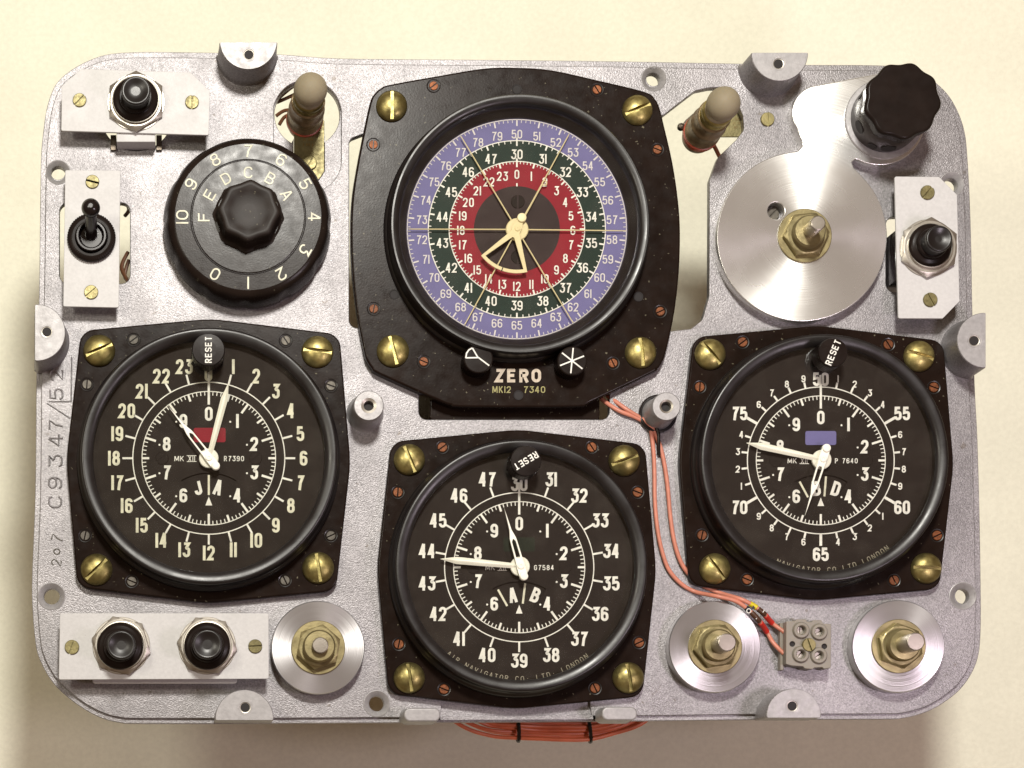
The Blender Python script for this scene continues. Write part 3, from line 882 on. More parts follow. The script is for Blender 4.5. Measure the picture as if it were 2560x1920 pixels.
def make_gauge(key, c, s, label, screws, rim, rim_mat, flange_rot):
    z = ZD
    ax = W(c[0], c[1], z)                      # axis of the gauge
    t = root("navigation_gauge", label, "gauge", (ax[0], ax[1], 0), "black navigation gauges with a reset knob")
    kf = (D-ZF)/D
    fc = (ax[0], ax[1])
    fl = [(x, y) for x, y in flange_outline(fc, 354*s*kf, 287*s*kf, 40*s, -flange_rot)]
    build("flange", MB().add(*prism(fl, 0.8, ZF, 4, 3)), M_BAKE, t)
    build("case", MB().add(*lathe([(250, HT+0.5), (252, HT+5), (254, 0.5)], ax[0], ax[1], 64, cap0=True, cap1=False)), M_BAKE, t)
    q = s*0.988
    prof = [(331*q, ZF-0.5), (330*q, ZF+14), (326*q, ZF+18), (322*q, ZF+20), (318*q, 62), (320*q, 88), (318.5*q, 92), (315*q, 94), (311*q, 93.8), (305*q, 93), (299*q, 91.2), (294*q, 88.6), (290.5*q, 85.4), (289.5*q, 83), (289.3*q, 78.5), (288.5*q, z-0.5)]
    build("bezel", MB().add(*lathe(prof, ax[0], ax[1], 128, cap1=False)), M_BEZEL, t, sharp=50)
    # dial with its letter window
    win = []
    wc_ = (c[0], c[1]+170*s)
    win += [polar(wc_[0], wc_[1], 31 - 62*i/16, 134*s) for i in range(17)]
    win += [polar(wc_[0], wc_[1], -31 + 62*i/16, 76*s) for i in range(17)]
    dial = build("dial", MB().add(*sheet([wpts(circ(c[0], c[1], 292*s, 96), z), wpts(win, z)], z-2.4, z, 0.0)), M_DIAL, t)
    build("letter_wheel", MB().add(*lathe([(150*s, z-6), (149*s, z-5)], *W(wc_[0], wc_[1], z)[:2], 48)), M_DIAL, t)
    m = MB()
    ring_flat(m, c[0], c[1], z+0.5, 190*s, 2.6)
    ring_flat(m, c[0], c[1], z+0.5, 167*s, 2.2)
    for k in range(100):
        if k % 10 == 0:
            if k == 0: tick(m, c[0], c[1], z+0.9, 0, 134*s, 190*s, 5.8*s)
            else: tick(m, c[0], c[1], z+0.9, k*3.6, 139*s, 167*s, 5.6*s)
        elif k % 5 == 0: tick(m, c[0], c[1], z+0.9, k*3.6, 149*s, 167*s, 5.4*s)
        else: tick(m, c[0], c[1], z+0.9, k*3.6, 157*s, 167*s, 2.3*s)
    for k in range(10):
        p = polar(c[0], c[1], 36*k, 115*s if k else 111*s)
        if k == 5: continue
        text("numeral", "0" if k == 0 else str(k), p[0]+(4 if k else 0), p[1], z+0.6, 35*s, 19.5*s, 6.8*s, 2.5, M_PRINT, dial)
        if k:
            dm = MB(); dv = [W(p[0]-14*s+2.6*cos(i*pi/4), p[1]+2+2.6*sin(i*pi/4), z+0.6) for i in range(8)]
            dm.add(dv, [tuple(range(8))]); dm.flat = True
            build("decimal_point", dm, M_PRINT, dial)
    if key == 'left':
        for k in range(24):
            tick(m, c[0], c[1], z+0.9, 15*k, 190*s, 216*s, 5*s)
            p = polar(c[0], c[1], 15*k, 237)
            if k == 0: p = (c[0]-1, c[1]-211)
            if k == 0: m2 = None
            text("numeral", str(k), p[0], p[1], z+0.6, 37, 19, 6.8, 4, M_PRINT2, dial)
    elif key == 'low':
        for k in range(18):
            tick(m, c[0], c[1], z+0.9, 20*k, 190*s, 216*s, 5*s)
            p = polar(c[0], c[1], 20*k, 238*s)
            if k == 0: p = (c[0], c[1]-208)
            text("numeral", str(30+k), p[0], p[1], z+0.6, 35.5, 19, 6.6, 3.2, M_PRINT, dial)
    else:
        for k in range(30):
            big = k % 5 == 0
            tick(m, c[0], c[1], z+0.9, 12*k, 190*s, (221 if big else 206)*s, (7 if big else 5.2)*s)
            if big:
                p = polar(c[0], c[1], 12*k, 243*s)
                if k == 0: p = (c[0], c[1]-203)
                text("numeral", str(50+k), p[0], p[1], z+0.6, 34, 18.5, 6.6, 2.6, M_PRINT, dial)
            else:
                p = polar(c[0], c[1], 12*k, 216*s)
                text("numeral", str(k % 10), p[0], p[1], z+0.6, 17.5, 10.5, 3.2, 2, M_PRINT, dial)
    build("graduations", m, M_PRINT, dial)
    # triangle
    tr = MB(); tr.add([W(c[0], c[1]+96*s, z+0.8), W(c[0]-8.5*s, c[1]+118*s, z+0.8), W(c[0]+8.5*s, c[1]+118*s, z+0.8)], [(0, 1, 2)]); tr.flat = True
    build("index_mark", tr, M_PRINT, dial)
    for sx in (-1, 1):
        w = W(c[0]+sx*117*s, c[1], z)
        share("dial_screw", SMALL, dial, (w[0], w[1], z-2.2), 1.2, 40, zs=0.8, material=M_DIAL)
    num = {'left': "R7390", 'low': "G7584", 'right': "P 7640"}[key]
    text("lettering", "MK", c[0]-74*s, c[1]+1, z+0.6, 12.5*s, 9.5*s, 1.9, 2.6, M_PRINT, dial)
    mb = MB(); add_text(mb, "XII", c[0]-43*s, c[1]+1, z+0.6, 12.5*s, 8*s, 1.8, 2.6)
    for yy in (-7.4, 7.4):
        v, f = stroke_poly([(c[0]-55*s, c[1]+1+yy*s), (c[0]-31*s, c[1]+1+yy*s)], 1.6, False)
        mb.add([W(a, b, z+1.4) for a, b in v], f)
    build("lettering", mb, M_PRINT, dial)
    text("lettering", num, c[0]+(63 if key != 'right' else 66)*s, c[1]+1, z+0.6, 13*s, 7.6*s, 1.9, 3, M_PRINT, dial)
    # code letters in the window
    zz = z-4.6
    if key == 'left':
        lets = (("J", c[0]-27, c[1]+73, 14), ("A", c[0]+23, c[1]+73, -14)); bars = (((0,42),(0,92)),)
    elif key == 'low':
        lets = (("A", c[0]-16, c[1]+70, 9), ("B", c[0]+41, c[1]+70, -22)); bars = (((15,40),(9,91)), ((-53,56),(-30,97)))
    else:
        lets = (("B", c[0]-11, c[1]+70, 7), ("D", c[0]+38, c[1]+71, -18)); bars = (((13,40),(9,90)), ((-53,53),(-32,92)))
    for ch, x, y, r in lets:
        text("code_letter", ch, x, y, zz, 38*s, 21*s, 7.5*s, 2, M_PRINT, dial, rot=r)
    bm_ = MB()
    for (xa, ya), (xb, yb) in bars:
        v, f = stroke_poly([(c[0]+xa, c[1]+ya), (c[0]+xb, c[1]+yb)], 5.2*s, False)
        bm_.add([W(a_, b_, zz) for a_, b_ in v], f)
    bm_.flat = True
    build("divider_bar", bm_, M_PRINT2, dial)
    # coloured flag
    fx, fy = c[0]+(2 if key == 'left' else 0), c[1]-58*s
    fm = MB(); pts = rrect(fx-40*s, fy-18*s, fx+40*s, fy+18*s, 5)
    fm.add([W(a, b, z+0.3) for a, b in pts], [tuple(range(len(pts)))]); fm.flat = True
    build("colour_flag", fm, {'left': M_RED, 'low': M_DGREEN, 'right': M_LAV}[key], dial)
    # maker's lettering round the lower edge
    if key != 'left':
        tm = MB()
        word = "AIR NAVIGATOR CO. LTD. LONDON" if key == 'low' else "NAVIGATOR CO LTD LONDON"
        a_end = 143.0
        for i, ch in enumerate(reversed(word)):
            if ch == ' ': continue
            a = a_end + i*(2.72)
            p = polar(c[0], c[1]+1, a, 283*s)
            if ch in GLY or ch == '.':
                add_text(tm, ch, p[0], p[1], z+0.6, 13, 8.5, 1.5, 1, rot=180-a)
        build("maker_lettering", tm, M_MAKER, dial)
    # hands
    if key == 'left':
        solid_hand(t, c, 14.7, 190, z+14); slotted_hand(t, c, -38.4, 166, z+14)
    elif key == 'low':
        cc = (c[0]+2, c[1]-2)
        solid_hand(t, cc, 275.3, 197, z+14); slotted_hand(t, cc, -16, 148, z+14)
    else:
        cc = (c[0]+2, c[1]-2)
        solid_hand(t, cc, 282.4, 190, z+14); slotted_hand(t, cc, 197.6, 147, z+14)
    # glass
    g = MB().add(*lathe([(290*q, 79.6), (290*q, 80.8)], ax[0], ax[1], 96, cap0=True))
    build("cover_glass", g, M_GLASS, t, sharp=5)
    mounting_screws(t, screws)
    small_screws(t, rim, rim_mat)
    return t

c4 = lambda L: [(60+x/2.1274, 760+y/2.127) for x, y in L]
c5 = lambda L: [(900+x/1.9288, 1000+y/1.929) for x, y in L]
c6 = lambda L: [(1640+x/2.1826, 780+y/2.183) for x, y in L]
c2 = lambda L: [(850+x/1.8033, 140+y/1.8033) for x, y in L]
g1 = make_gauge('left', GC['left'], 1.0, "black gauge with numerals 0 to 23 and a small red flag on its dial",
    [(248,875,1.02,23),(794,878,1.02,-7),(241,1423,1.02,44),(796,1419,1.02,-81)],
    c4([(583,190),(1392,195),(335,428),(1632,435),(325,1232),(1632,1232),(573,1475),(1388,1470)]), M_GREYSCREW, 0.8)
g2 = make_gauge('low', GC['low'], 0.982, "black gauge with numerals 30 to 47, at the bottom edge of the panel",
    [(1024,1148,1.0,-67),(1562,1150,1.0,20),(1024,1694,1.0,-81),(1572,1694,1.0,-81)],
    c5([(397,228),(1117,228),(182,445),(1338,445),(187,1178),(1345,1170),(405,1395),(1133,1390)]), M_COPPER, 0.6)
g3 = make_gauge('right', GC['right'], 0.966, "black gauge with numerals 50 to 75 and a small lavender flag on its dial",
    [(1777,884,.99,-49),(2300,889,.99,-17),(1789,1421,.99,-53),(2318,1420,.99,-3)],
    c6([(472,165),(1267,178),(238,410),(1515,412),(250,1218),(1533,1220),(497,1460),(1298,1465)]), M_COPPER, 0.9)
reset_knob(g1, 521, 874, 40, 90)
reset_knob(g2, 1315, 1152, 38, 211)
reset_knob(g3, 2083, 881, 36, 67)

# ---------------------------------------------------------------- large plotting gauge
c = (1292.2, 572.9); ZB = 30.0; zd = 45.0
ax = W(c[0], c[1], zd)
big = root("plotting_gauge", "large black gauge with lavender, green and red number rings, marked ZERO below the dial", "gauge", (ax[0], ax[1], 0))
FO = [(1290,168),(1210,170),(1100,188),(978,210),(953,219),(936,234),(925,256),(908,334),(892,417),(881,490),(877,570),(880,667),(892,778),(911,880),(918,902),(930,920),(950,936),(1100,1003),(1127,1012),(1149,1017),(1300,1018),(1449,1016),(1477,1005),(1630,932),(1645,921),(1656,905),(1668,870),(1687,778),(1698,680),(1701,580),(1696,500),(1682,406),(1660,310),(1650,270),(1638,246),(1611,228),(1488,198),(1377,174)]
FO = smooth_closed(FO, 4)
build("flange", MB().add(*prism(wpts(FO, ZB), 1.0, ZB, 5, 4)), M_BAKE, big)
build("case", MB().add(*lathe([(300, HT+0.5), (302, HT+5), (302, 0.5)], ax[0], ax[1], 64, cap0=True, cap1=False)), M_BAKE, big)
cs = wpts(rrect(1075, 800, 1500, 1052, 10), -12)
build("rear_housing", MB().add(*prism(cs, HT+2, -14, 4)), M_BAKE, big)
prof = [(330, ZB-0.5), (329, ZB+4), (325, ZB+8), (322, ZB+10), (321, 84), (319, 91), (316, 93.8), (312, 93.8), (306, 92.8), (301, 90.6), (297.5, 87.5), (296, 84), (295.5, 66), (291, 61), (277, 52), (274.5, 48), (273.5, zd-0.5)]
build("bezel", MB().add(*lathe(prof, ax[0], ax[1], 144, cap1=False)), M_BEZEL, big, sharp=50)
# bands of the dial: real stepped discs
def band(name, r0, r1, z, material):
    pts = [wpts(circ(c[0], c[1], r1, 120), z)]
    if r0: pts.append(wpts(circ(c[0], c[1], r0, 96), z))
    return build(name, MB().add(*sheet(pts, z-2, z, 0.0)), material, big)
b_lav = band("outer_band", 221, 277, zd, M_LAV)
b_grn = band("middle_band", 169.5, 221, zd+0.4, M_GREEN)
b_red = band("inner_band", 107.5, 169.5, zd+0.8, M_RED)
b_ctr = band("dial_centre", 0, 107.5, zd+1.0, M_CENTRE)
m = MB(); ring_flat(m, c[0], c[1], zd+1.4, 274, 2.2)
for k in range(150):
    if k % 5 == 0: tick(m, c[0], c[1], zd+1.4, k*2.4, 258, 274, 3.8)
    else: tick(m, c[0], c[1], zd+1.4, k*2.4, 266, 274, 1.9)
build("graduations", m, M_LAVPRINT, b_lav)
for k in range(30):
    p = polar(c[0], c[1]+1.5, 12*k, 239)
    text("numeral", str(50+k), p[0], p[1], zd+1.4, 22, 12, 3.0, 2.6, M_LAVPRINT, b_lav)
m = MB(); ring_flat(m, c[0], c[1], zd+1.5, 221.5, 2.4)
for k in range(90):
    if k == 0: tick(m, c[0], c[1], zd+1.7, 0, 208, 229, 4.0)
    elif k % 5 == 0: tick(m, c[0], c[1], zd+1.7, k*4, 209, 221, 4.0)
    else: tick(m, c[0], c[1], zd+1.7, k*4, 214, 221, 2.1)
build("graduations", m, M_PRINT, b_grn)
for k in range(18):
    p = polar(c[0], c[1]+2, 20*k, 189)
    text("numeral", str(30+k), p[0], p[1], zd+1.7, 24.5, 13, 3.6, 2.6, M_PRINT, b_grn)
m = MB(); ring_flat(m, c[0], c[1], zd+1.9, 169.5, 2.4)
for k in range(240):
    if k == 0: tick(m, c[0], c[1], zd+2.1, 0, 155, 177, 4.2)
    elif k % 10 == 0: tick(m, c[0], c[1], zd+2.1, k*1.5, 157, 169, 4.2)
    elif k % 2 == 0: tick(m, c[0], c[1], zd+2.1, k*1.5, 163, 169, 1.9)
tick(m, c[0], c[1], zd+2.1, 0, 107, 115, 3.6)
build("graduations", m, M_PRINT, b_red)
for k in range(24):
    p = polar(c[0], c[1]+3, 15*k, 140)
    text("numeral", str(k), p[0], p[1], zd+2.1, 23, 12, 3.4, 3.4, M_PRINT, b_red)
for (x, y) in ((c[0]+2, c[1]-68), (c[0]+2, c[1]+70)):
    w = W(x, y, zd)
    share("dial_screw", SMALL, b_ctr, (w[0], w[1], zd-0.6), 1.25, 90, zs=0.8, material=M_DIAL)
# star pointer: six spokes and a hub
zs = zd + 12
hub = W(c[0]+0.5, c[1]+1, zs)
star = MB()
for k, a in enumerate((90.6, 270.3, 149.0, 329.0, 28.6, 208.8)):
    p = polar(c[0]+0.5, c[1]+1, a, 272); w = W(p[0], p[1], zs)
    star.add(*tube([(hub[0], hub[1], zs), (hub[0]+(w[0]-hub[0])*0.95, hub[1]+(w[1]-hub[1])*0.95, zs-1), w], [1.9, 1.4, 1.0], 8))
sh = build("star_pointer", star, M_HAND2, big)
build("pointer_hub", MB().add(*lathe([(28, zs-3), (28, zs+2), (26, zs+4), (10, zs+4.3)], hub[0], hub[1], 48)), M_HAND2, sh)
e = polar(c[0]+0.5, c[1]+1, 30.5, 135); w = W(e[0], e[1], zs)
build("eyelet", MB().add(*torus(w[0], w[1], zs, 5.6, 1.5, 24, 6)), M_HAND2, sh)
w2 = W(*polar(c[0]+0.5, c[1]+1, 29.0, 158), zs)
build("spoke_stiffener", MB().add(*tube([(hub[0], hub[1], zs), (hub[0]+(w2[0]-hub[0])*0.83, hub[1]+(w2[1]-hub[1])*0.83, zs)], [3.0, 2.0], 8)), M_HAND2, sh)
# sector pointer
zp = zs + 8
def pol2(a, r): return W(*polar(c[0]-0.5, c[1]-2, a, r), zp)[:2]
a0, a1 = 166.5, 232.5
outl = [pol2(a0 + (a1-a0)*i/16, 113) for i in range(17)] + [pol2(248, 12), pol2(262, 13), pol2(30, 24), pol2(45, 13), pol2(150, 13)]
outl = [pol2(a0 + (a1-a0)*i/16, 113) for i in range(17)] + [pol2(246, 15), pol2(290, 13), pol2(0, 22), pol2(45, 22), pol2(95, 13), pol2(152, 15)]
inl = [pol2(a0 + 4.4 + (a1-a0-8.4)*i/12, 104) for i in range(13)] + [pol2(206, 25), pol2(196, 25)]
sp = build("sector_pointer", MB().add(*sheet([outl, inl], zp, zp+3, 0.8)), M_HAND2, big)
w = W(1304.8, 543.9, zp+6)
build("counterweight", MB().add(*lathe([(11.4, zp+0.5), (11.4, zp+6), (10, zp+8), (5, zp+8.6)], w[0], w[1], 32)), M_HAND2, sp)
build("pivot_cap", MB().add(*lathe([(7, zp+2.5), (7, zp+4.5), (5.5, zp+5.5), (1.5, zp+5.6), (1, zp+4)], *W(c[0]+1, c[1]-1, zp)[:2], 24)), M_HAND2, sp)
mk_ = MB(); tick(mk_, c[0]-0.5, c[1]-2, zp+3.4, 199.5, 103, 114, 2.6)
build("index_line", mk_, M_WELL, sp)
build("cover_glass", MB().add(*lathe([(296, 71), (296, 72.2)], ax[0], ax[1], 96, cap0=True)), M_GLASS, big, sharp=5)
mounting_screws(big, [(980,263,1.0,90),(1595,273,.97,22),(983,876,1.03,-75),(1603,880,1.0,-83)], ZB)
small_screws(big, c2([(422,135),(1158,152),(150,400),(1430,422),(152,1140),(1443,1152),(377,1378),(1230,1385)]), M_COPPER, ZB, 0.92)
for (x, y) in c2([(797,150),(245,1075),(1345,1085)]) + [(1296, 988)]:
    w = W(x, y, ZB)
    build("plugged_hole", MB().add(*lathe([(12.5, ZB+0.2), (11.8, ZB+1.2), (10, ZB+0.9), (9.4, ZB+0.3)], w[0], w[1], 24)), M_WELL, big)
for nm, (x, y) in (("setting_knob", (1196, 896)), ("setting_knob", (1431, 902))):
    w = W(x, y, 84)
    fn = lambda a, rr, z: rr*(1 + (0.016*cos(a*40) if z < 78 else 0))
    k = build(nm, MB().add(*lathe([(34, ZB-1), (36.5, ZB+6), (36.5, 77), (36.5, 79), (35.4, 82.6), (33, 84), (15, 84.2)], w[0], w[1], 160, fn)), M_KNOB, big)
    mb = MB(); mb.flat = True
    if x < 1300:
        for j, q in enumerate(([(1195,893),(1223,914)], [(1195,894),(1181,870)], [(1195,894),(1164,894.5)])):
            v, f = stroke_poly(q, 3.4, False); mb.add([W(a, b, 85+0.3*j) for a, b in v], f)
        v, f = stroke_poly([(1181+ -0.5,870),(1172,875),(1166.5,883),(1164.5,895)], 3.4, False); mb.add([W(a, b, 86.0) for a, b in v], f)
    else:
        for j, q in enumerate((((1433,870),(1427,933)), ((1405,882),(1456,922)), ((1400,914),(1460,890)))):
            v, f = stroke_poly(q, 3.4, False); mb.add([W(a, b, 85+0.3*j) for a, b in v], f)
    build("engraved_symbol", mb, M_PRINT, k)
text("lettering", "ZERO", 1295, 939, ZB+0.8, 34, 24, 7.6, 6.5, M_PRINTZ, big)
mb = MB(); add_text(mb, "MK12", 1254, 974, ZB+0.8, 16.5, 10.5, 2.5, 3.2); add_text(mb, "7340", 1336, 974, ZB+0.8, 16.5, 11, 2.5, 3.4)
build("lettering", mb, M_OLIVE, big)

# ---------------------------------------------------------------- lettered selector dial
KX, KY = 617, 567
wb = W(KX, KY, 0)
sel = root("selector_dial", "large black two tier selector dial lettered A to F and numbered 0 to 10", "dial", (wb[0], wb[1], 0))
def flute(n_, amt, rlim, ph=0):
    return lambda a, rr, z: rr*(1 - amt*max(0, cos(a*n_+ph))**3) if rr > rlim else rr
build("skirt", MB().add(*lathe([(205, 4), (209, 10), (209.5, 22), (208, 34), (203, 56), (197, 74), (190, 83), (180, 86), (142, 87)], wb[0], wb[1], 240, flute(12, 0.016, 199, 0.5), cap0=True)), M_SEL, sel, sharp=40)
build("groove", MB().add(*lathe([(143, 87.2), (141.5, 88.0), (140, 87.2)], wb[0], wb[1], 96, cap1=False)), M_WELL, sel)
build("upper_tier", MB().add(*lathe([(139.5, 86), (139, 88.5), (137, 89.5), (84, 90), (78, 92)], wb[0], wb[1], 96, cap1=True)), M_SEL, sel)
lob = lambda a, rr, z: rr*(1 + 0.042*(1 - 2*abs(sin(a*4+0.25))**1.3)) if rr > 50 else rr
build("grip", MB().add(*lathe([(86, 89.7), (80, 92), (77, 98), (75, 120), (73.5, 138), (71, 144), (66, 147), (58, 146.5), (48, 143), (36, 140.5), (18, 139)], wb[0], wb[1], 240, lob)), M_GRIP, sel, sharp=60)
ctr = (KX + (KX-NX)*87/(D-87), KY + (KY-NY)*87/(D-87))
for k, tx in ((0,"7"),(30,"6"),(60,"5"),(90,"4"),(120,"3"),(150,"2"),(180,"1"),(210,"0"),(270,"10"),(300,"9"),(330,"8")):
    p = polar(ctr[0], ctr[1], k, 165)
    if tx == "10": # two characters side by side along the rim
        text("numeral", "10", p[0], p[1], 87.9, 31, 24, 4.0, 6, M_PRINT2, sel, rot=90)
    else:
        text("numeral", tx, p[0], p[1], 87.9, 31, 22, 4.0, 2, M_PRINT2, sel, rot=-k)
for k, tx in ((0,"C"),(30,"B"),(60,"A"),(270,"F"),(300,"E"),(330,"D")):
    p = polar(ctr[0], ctr[1], k, 111)
    text("code_letter", tx, p[0], p[1], 91.0, 29, 22, 3.8, 2, M_PRINT2, sel, rot=-k)

# ---------------------------------------------------------------- push buttons on pale plates
def hexnut(cx, cy, r, z0, z1, a0, b=3.0):
    pts = [(cx + r*cos(radians(a0+60*k)), cy + r*sin(radians(a0+60*k))) for k in range(6)]
    n_ = 72
    hexr = lambda a: r*cos(pi/6)/cos(((a-radians(a0)) % (pi/3)) - pi/6)
    v, f = [], []
    rings = [(1.0, z0, 0), (1.0, z1-9, 0), (None, z1-4, 1), (None, z1, 2)]
    for s_, z, kd in rings:
        for i in range(n_):
            a = 2*pi*i/n_ + radians(a0)
            h = hexr(a)
            if kd == 0: rr = h; zz = z if z == z0 else z1 - 2.0 - max(0, (h - r*0.88))*0.42
            elif kd == 1: rr = min(h, r*0.885); zz = z1 - 1.2 if h > r*0.885 else z1 - 1.6
            else: rr = min(h, r*0.885) - 3; zz = z1
            v.append((cx+rr*cos(a), cy+rr*sin(a), zz))
    for k in range(3):
        for i in range(n_):
            j = (i+1) % n_
            f.append((k*n_+i, k*n_+j, (k+1)*n_+j, (k+1)*n_+i))
    f.append(tuple(3*n_+i for i in range(n_)))
    return v, f

def push_button(t, nut, collar, cap, ang, rn=75, zb=63, zt=150, rc=56, rp=35):
    wn = W(*nut, zb+14)
    pb = build("push_button", MB().add(*lathe([(rc+3, zb), (rc+3, zb+22), (rc+1.5, zb+24), (rc-1, zb+24.5)], wn[0], wn[1], 64, cap1=False)), M_STEEL, t)
    build("washer", MB().add(*lathe([(rn-4, zb+0.4), (rn-4, zb+2.4), (rn-5, zb+3)], wn[0], wn[1], 64)), M_STEEL, pb)
    build("hex_nut", MB().add(*hexnut(wn[0], wn[1], rn, zb+3, zb+16, ang)), M_STEEL, pb, sharp=20)
    wc = W(*collar, zb+30)
    build("collar", MB().add(*lathe([(rc, zb+6), (rc, zb+24), (rc-2, zb+28), (rc-8, zb+31), (rp+8, zb+32), (rp+5, zb+34), (rp+5, zb+44), (rp+3, zb+46), (rp-4, zb+46)], wc[0], wc[1], 72)), M_KNOB, pb, sharp=45)
    wt = W(*cap, zt)
    dx, dy = wt[0]-wc[0], wt[1]-wc[1]
    build("button_cap", MB().add(*lathe([(rp-1, zb+30), (rp-1, zt-16), (rp, zt-10), (rp, zt-3), (rp-1.5, zt-0.5), (rp-4, zt), (rp-7, zt-1), (rp-14, zt-4.5), (rp-24, zt-7)], (wt[0]+wc[0])/2+dx*0.3, (wt[1]+wc[1])/2+dy*0.3, 64)), M_BEZEL, pb, sharp=50)
    return pb

def switch_plate(label, outline, z=63, th=7):
    cx = sum(p[0] for p in outline)/len(outline); cy = sum(p[1] for p in outline)/len(outline)
    w = W(cx, cy, z)
    t = root("switch_plate", label, "switch", (w[0], w[1], 0), "pale metal plates with push buttons")
    build("plate", MB().add(*prism(wpts(round_poly(outline, 4, 3), z), z-th, z, 1.2, 2)), M_PLATE, t)
    return t
def plate_screw(t, x, y, a, sc=1.0, z=63):
    w = W(x, y, z)
    share("plate_screw", FLAT, t, (w[0], w[1], z-3.5), sc, a)
def pillar(t, x, y, r=14, z=55):
    w = W(x, y, z)
    build("spacer", MB().add(*lathe([(r, 0.8), (r, z)], w[0], w[1], 24)), M_FACE, t)

t1 = switch_plate("wide pale metal plate with one push button, above the toggle switch", [(154.6,214.5),(203,172),(477,181),(525,227.5),(522,338),(153,327)])
push_button(t1, (340,251), (339,246), (340,225), 90)
plate_screw(t1, 199, 251, 45); plate_screw(t1, 480, 256, 86)
pillar(t1, 199, 251); pillar(t1, 480, 256)
w = W(340, 262, 55)
build("switch_body", MB().add(*prism([(w[0]-48, w[1]-92), (w[0]+48, w[1]-92), (w[0]+48, w[1]+40), (w[0]-48, w[1]+40)], -110, 55.5, 2)), M_PLATE, t1)
for sx in (-1, 1):
    build("terminal_tag", MB().add(*prism([(w[0]+sx*57-7, w[1]-98), (w[0]+sx*57+7, w[1]-98), (w[0]+sx*57+7, w[1]-60), (w[0]+sx*57-7, w[1]-60)], -120, 10, 1)), M_SOLDER, t1)
t2 = switch_plate("tall pale metal plate with one push button, right beside the large turned disc", [(2237,441),(2348,442),(2393,487),(2399,753),(2357,796),(2246,796)])
push_button(t2, (2325,617), (2328,611), (2349,596), 86, rn=75, rc=53, rp=32)
plate_screw(t2, 2318, 482, 50, 1.04); plate_screw(t2, 2325, 750, -62, 1.04)
pillar(t2, 2318, 482); pillar(t2, 2325, 750)
w = W(2300, 640, 55)
build("switch_body", MB().add(*prism([(w[0]-62, w[1]-62), (w[0]+60, w[1]-62), (w[0]+60, w[1]+62), (w[0]-62, w[1]+62)], -120, 55.5, 2)), M_GLOSS, t2)
t3 = switch_plate("long pale metal plate carrying two push buttons side by side", [(150,1533),(671.5,1533),(672,1697),(147,1699)])
push_button(t3, (303,1613), (300,1615), (304,1613), 106, rc=57)
push_button(t3, (518,1613), (518,1615), (518.5,1611), 112.5, rc=57, rp=36)
plate_screw(t3, 180, 1618, 70, 1.06); plate_screw(t3, 638, 1616, 3, 1.02)
pillar(t3, 180, 1618); pillar(t3, 638, 1616)
build("rear_bracket", MB().add(*prism(wpts(rrect(231, 1560, 593, 1709, 8), 40), 33, 40, 1)), M_PLATE, t3)

# ---------------------------------------------------------------- toggle switch
w = W(229, 597, 55)
tg = root("toggle_switch", "toggle switch with a black ball lever on a narrow pale plate", "switch", (w[0], w[1], 0))
build("plate", MB().add(*prism(wpts(round_poly([(163,425),(301,426),(297,769),(158,766)], 4, 3), 58), 51, 58, 1.2, 2)), M_PLATE, tg)
plate_screw(tg, 231, 455, -14, 1.0, 58); plate_screw(tg, 228, 731, 40, 1.03, 58)
pillar(tg, 231, 455, 14, 51); pillar(tg, 228, 731, 14, 51)
kn = lambda a, rr, z: rr*(1 + 0.014*cos(a*60)) if rr > 56 else rr
build("knurled_nut", MB().add(*lathe([(58, 58.5), (59.5, 60), (59.5, 69), (57, 72), (47, 74), (41, 74), (39, 70), (38, 62)], w[0], w[1], 240, kn, cap1=True)), M_KNOB, tg, sharp=45)
build("bushing", MB().add(*lathe([(38, 62), (38, 84), (36, 86), (32, 86), (29, 80), (26, 74)], w[0], w[1], 48)), M_GLOSS, tg)
p0 = W(228, 590, 68); p1 = W(227, 520, 165)
lv = smooth_open([p0, tuple(p0[i]+(p1[i]-p0[i])*0.5 for i in range(3)), p1], 5)
build("lever", MB().add(*tube(lv, [15.5 - 2*i/len(lv) for i in range(len(lv))], 20)), M_GLOSS, tg)
ball = []
for i in range(1, 14):
    th = pi*i/14
    ball.append((23*sin(th), p1[2] - 23*cos(th)))
build("lever_ball", MB().add(*lathe(ball, p1[0], p1[1], 32, cap0=True)), M_GLOSS, tg, sharp=80)
build("switch_body", MB().add(*prism([(w[0]-50, w[1]-70), (w[0]+50, w[1]-70), (w[0]+50, w[1]+78), (w[0]-50, w[1]+78)], -130, 51.5, 2)), M_KNOB, tg)
for pts in (((322,706),(304,668),(320,630)), ((328,708),(312,690),(322,650)), ((312,540),(322,525),(316,505))):
    build("switch_lead", MB().add(*tube(smooth_open([W(*p, -70-6*i) for i, p in enumerate(pts)], 6), 5, 8)), M_WIREB, tg)

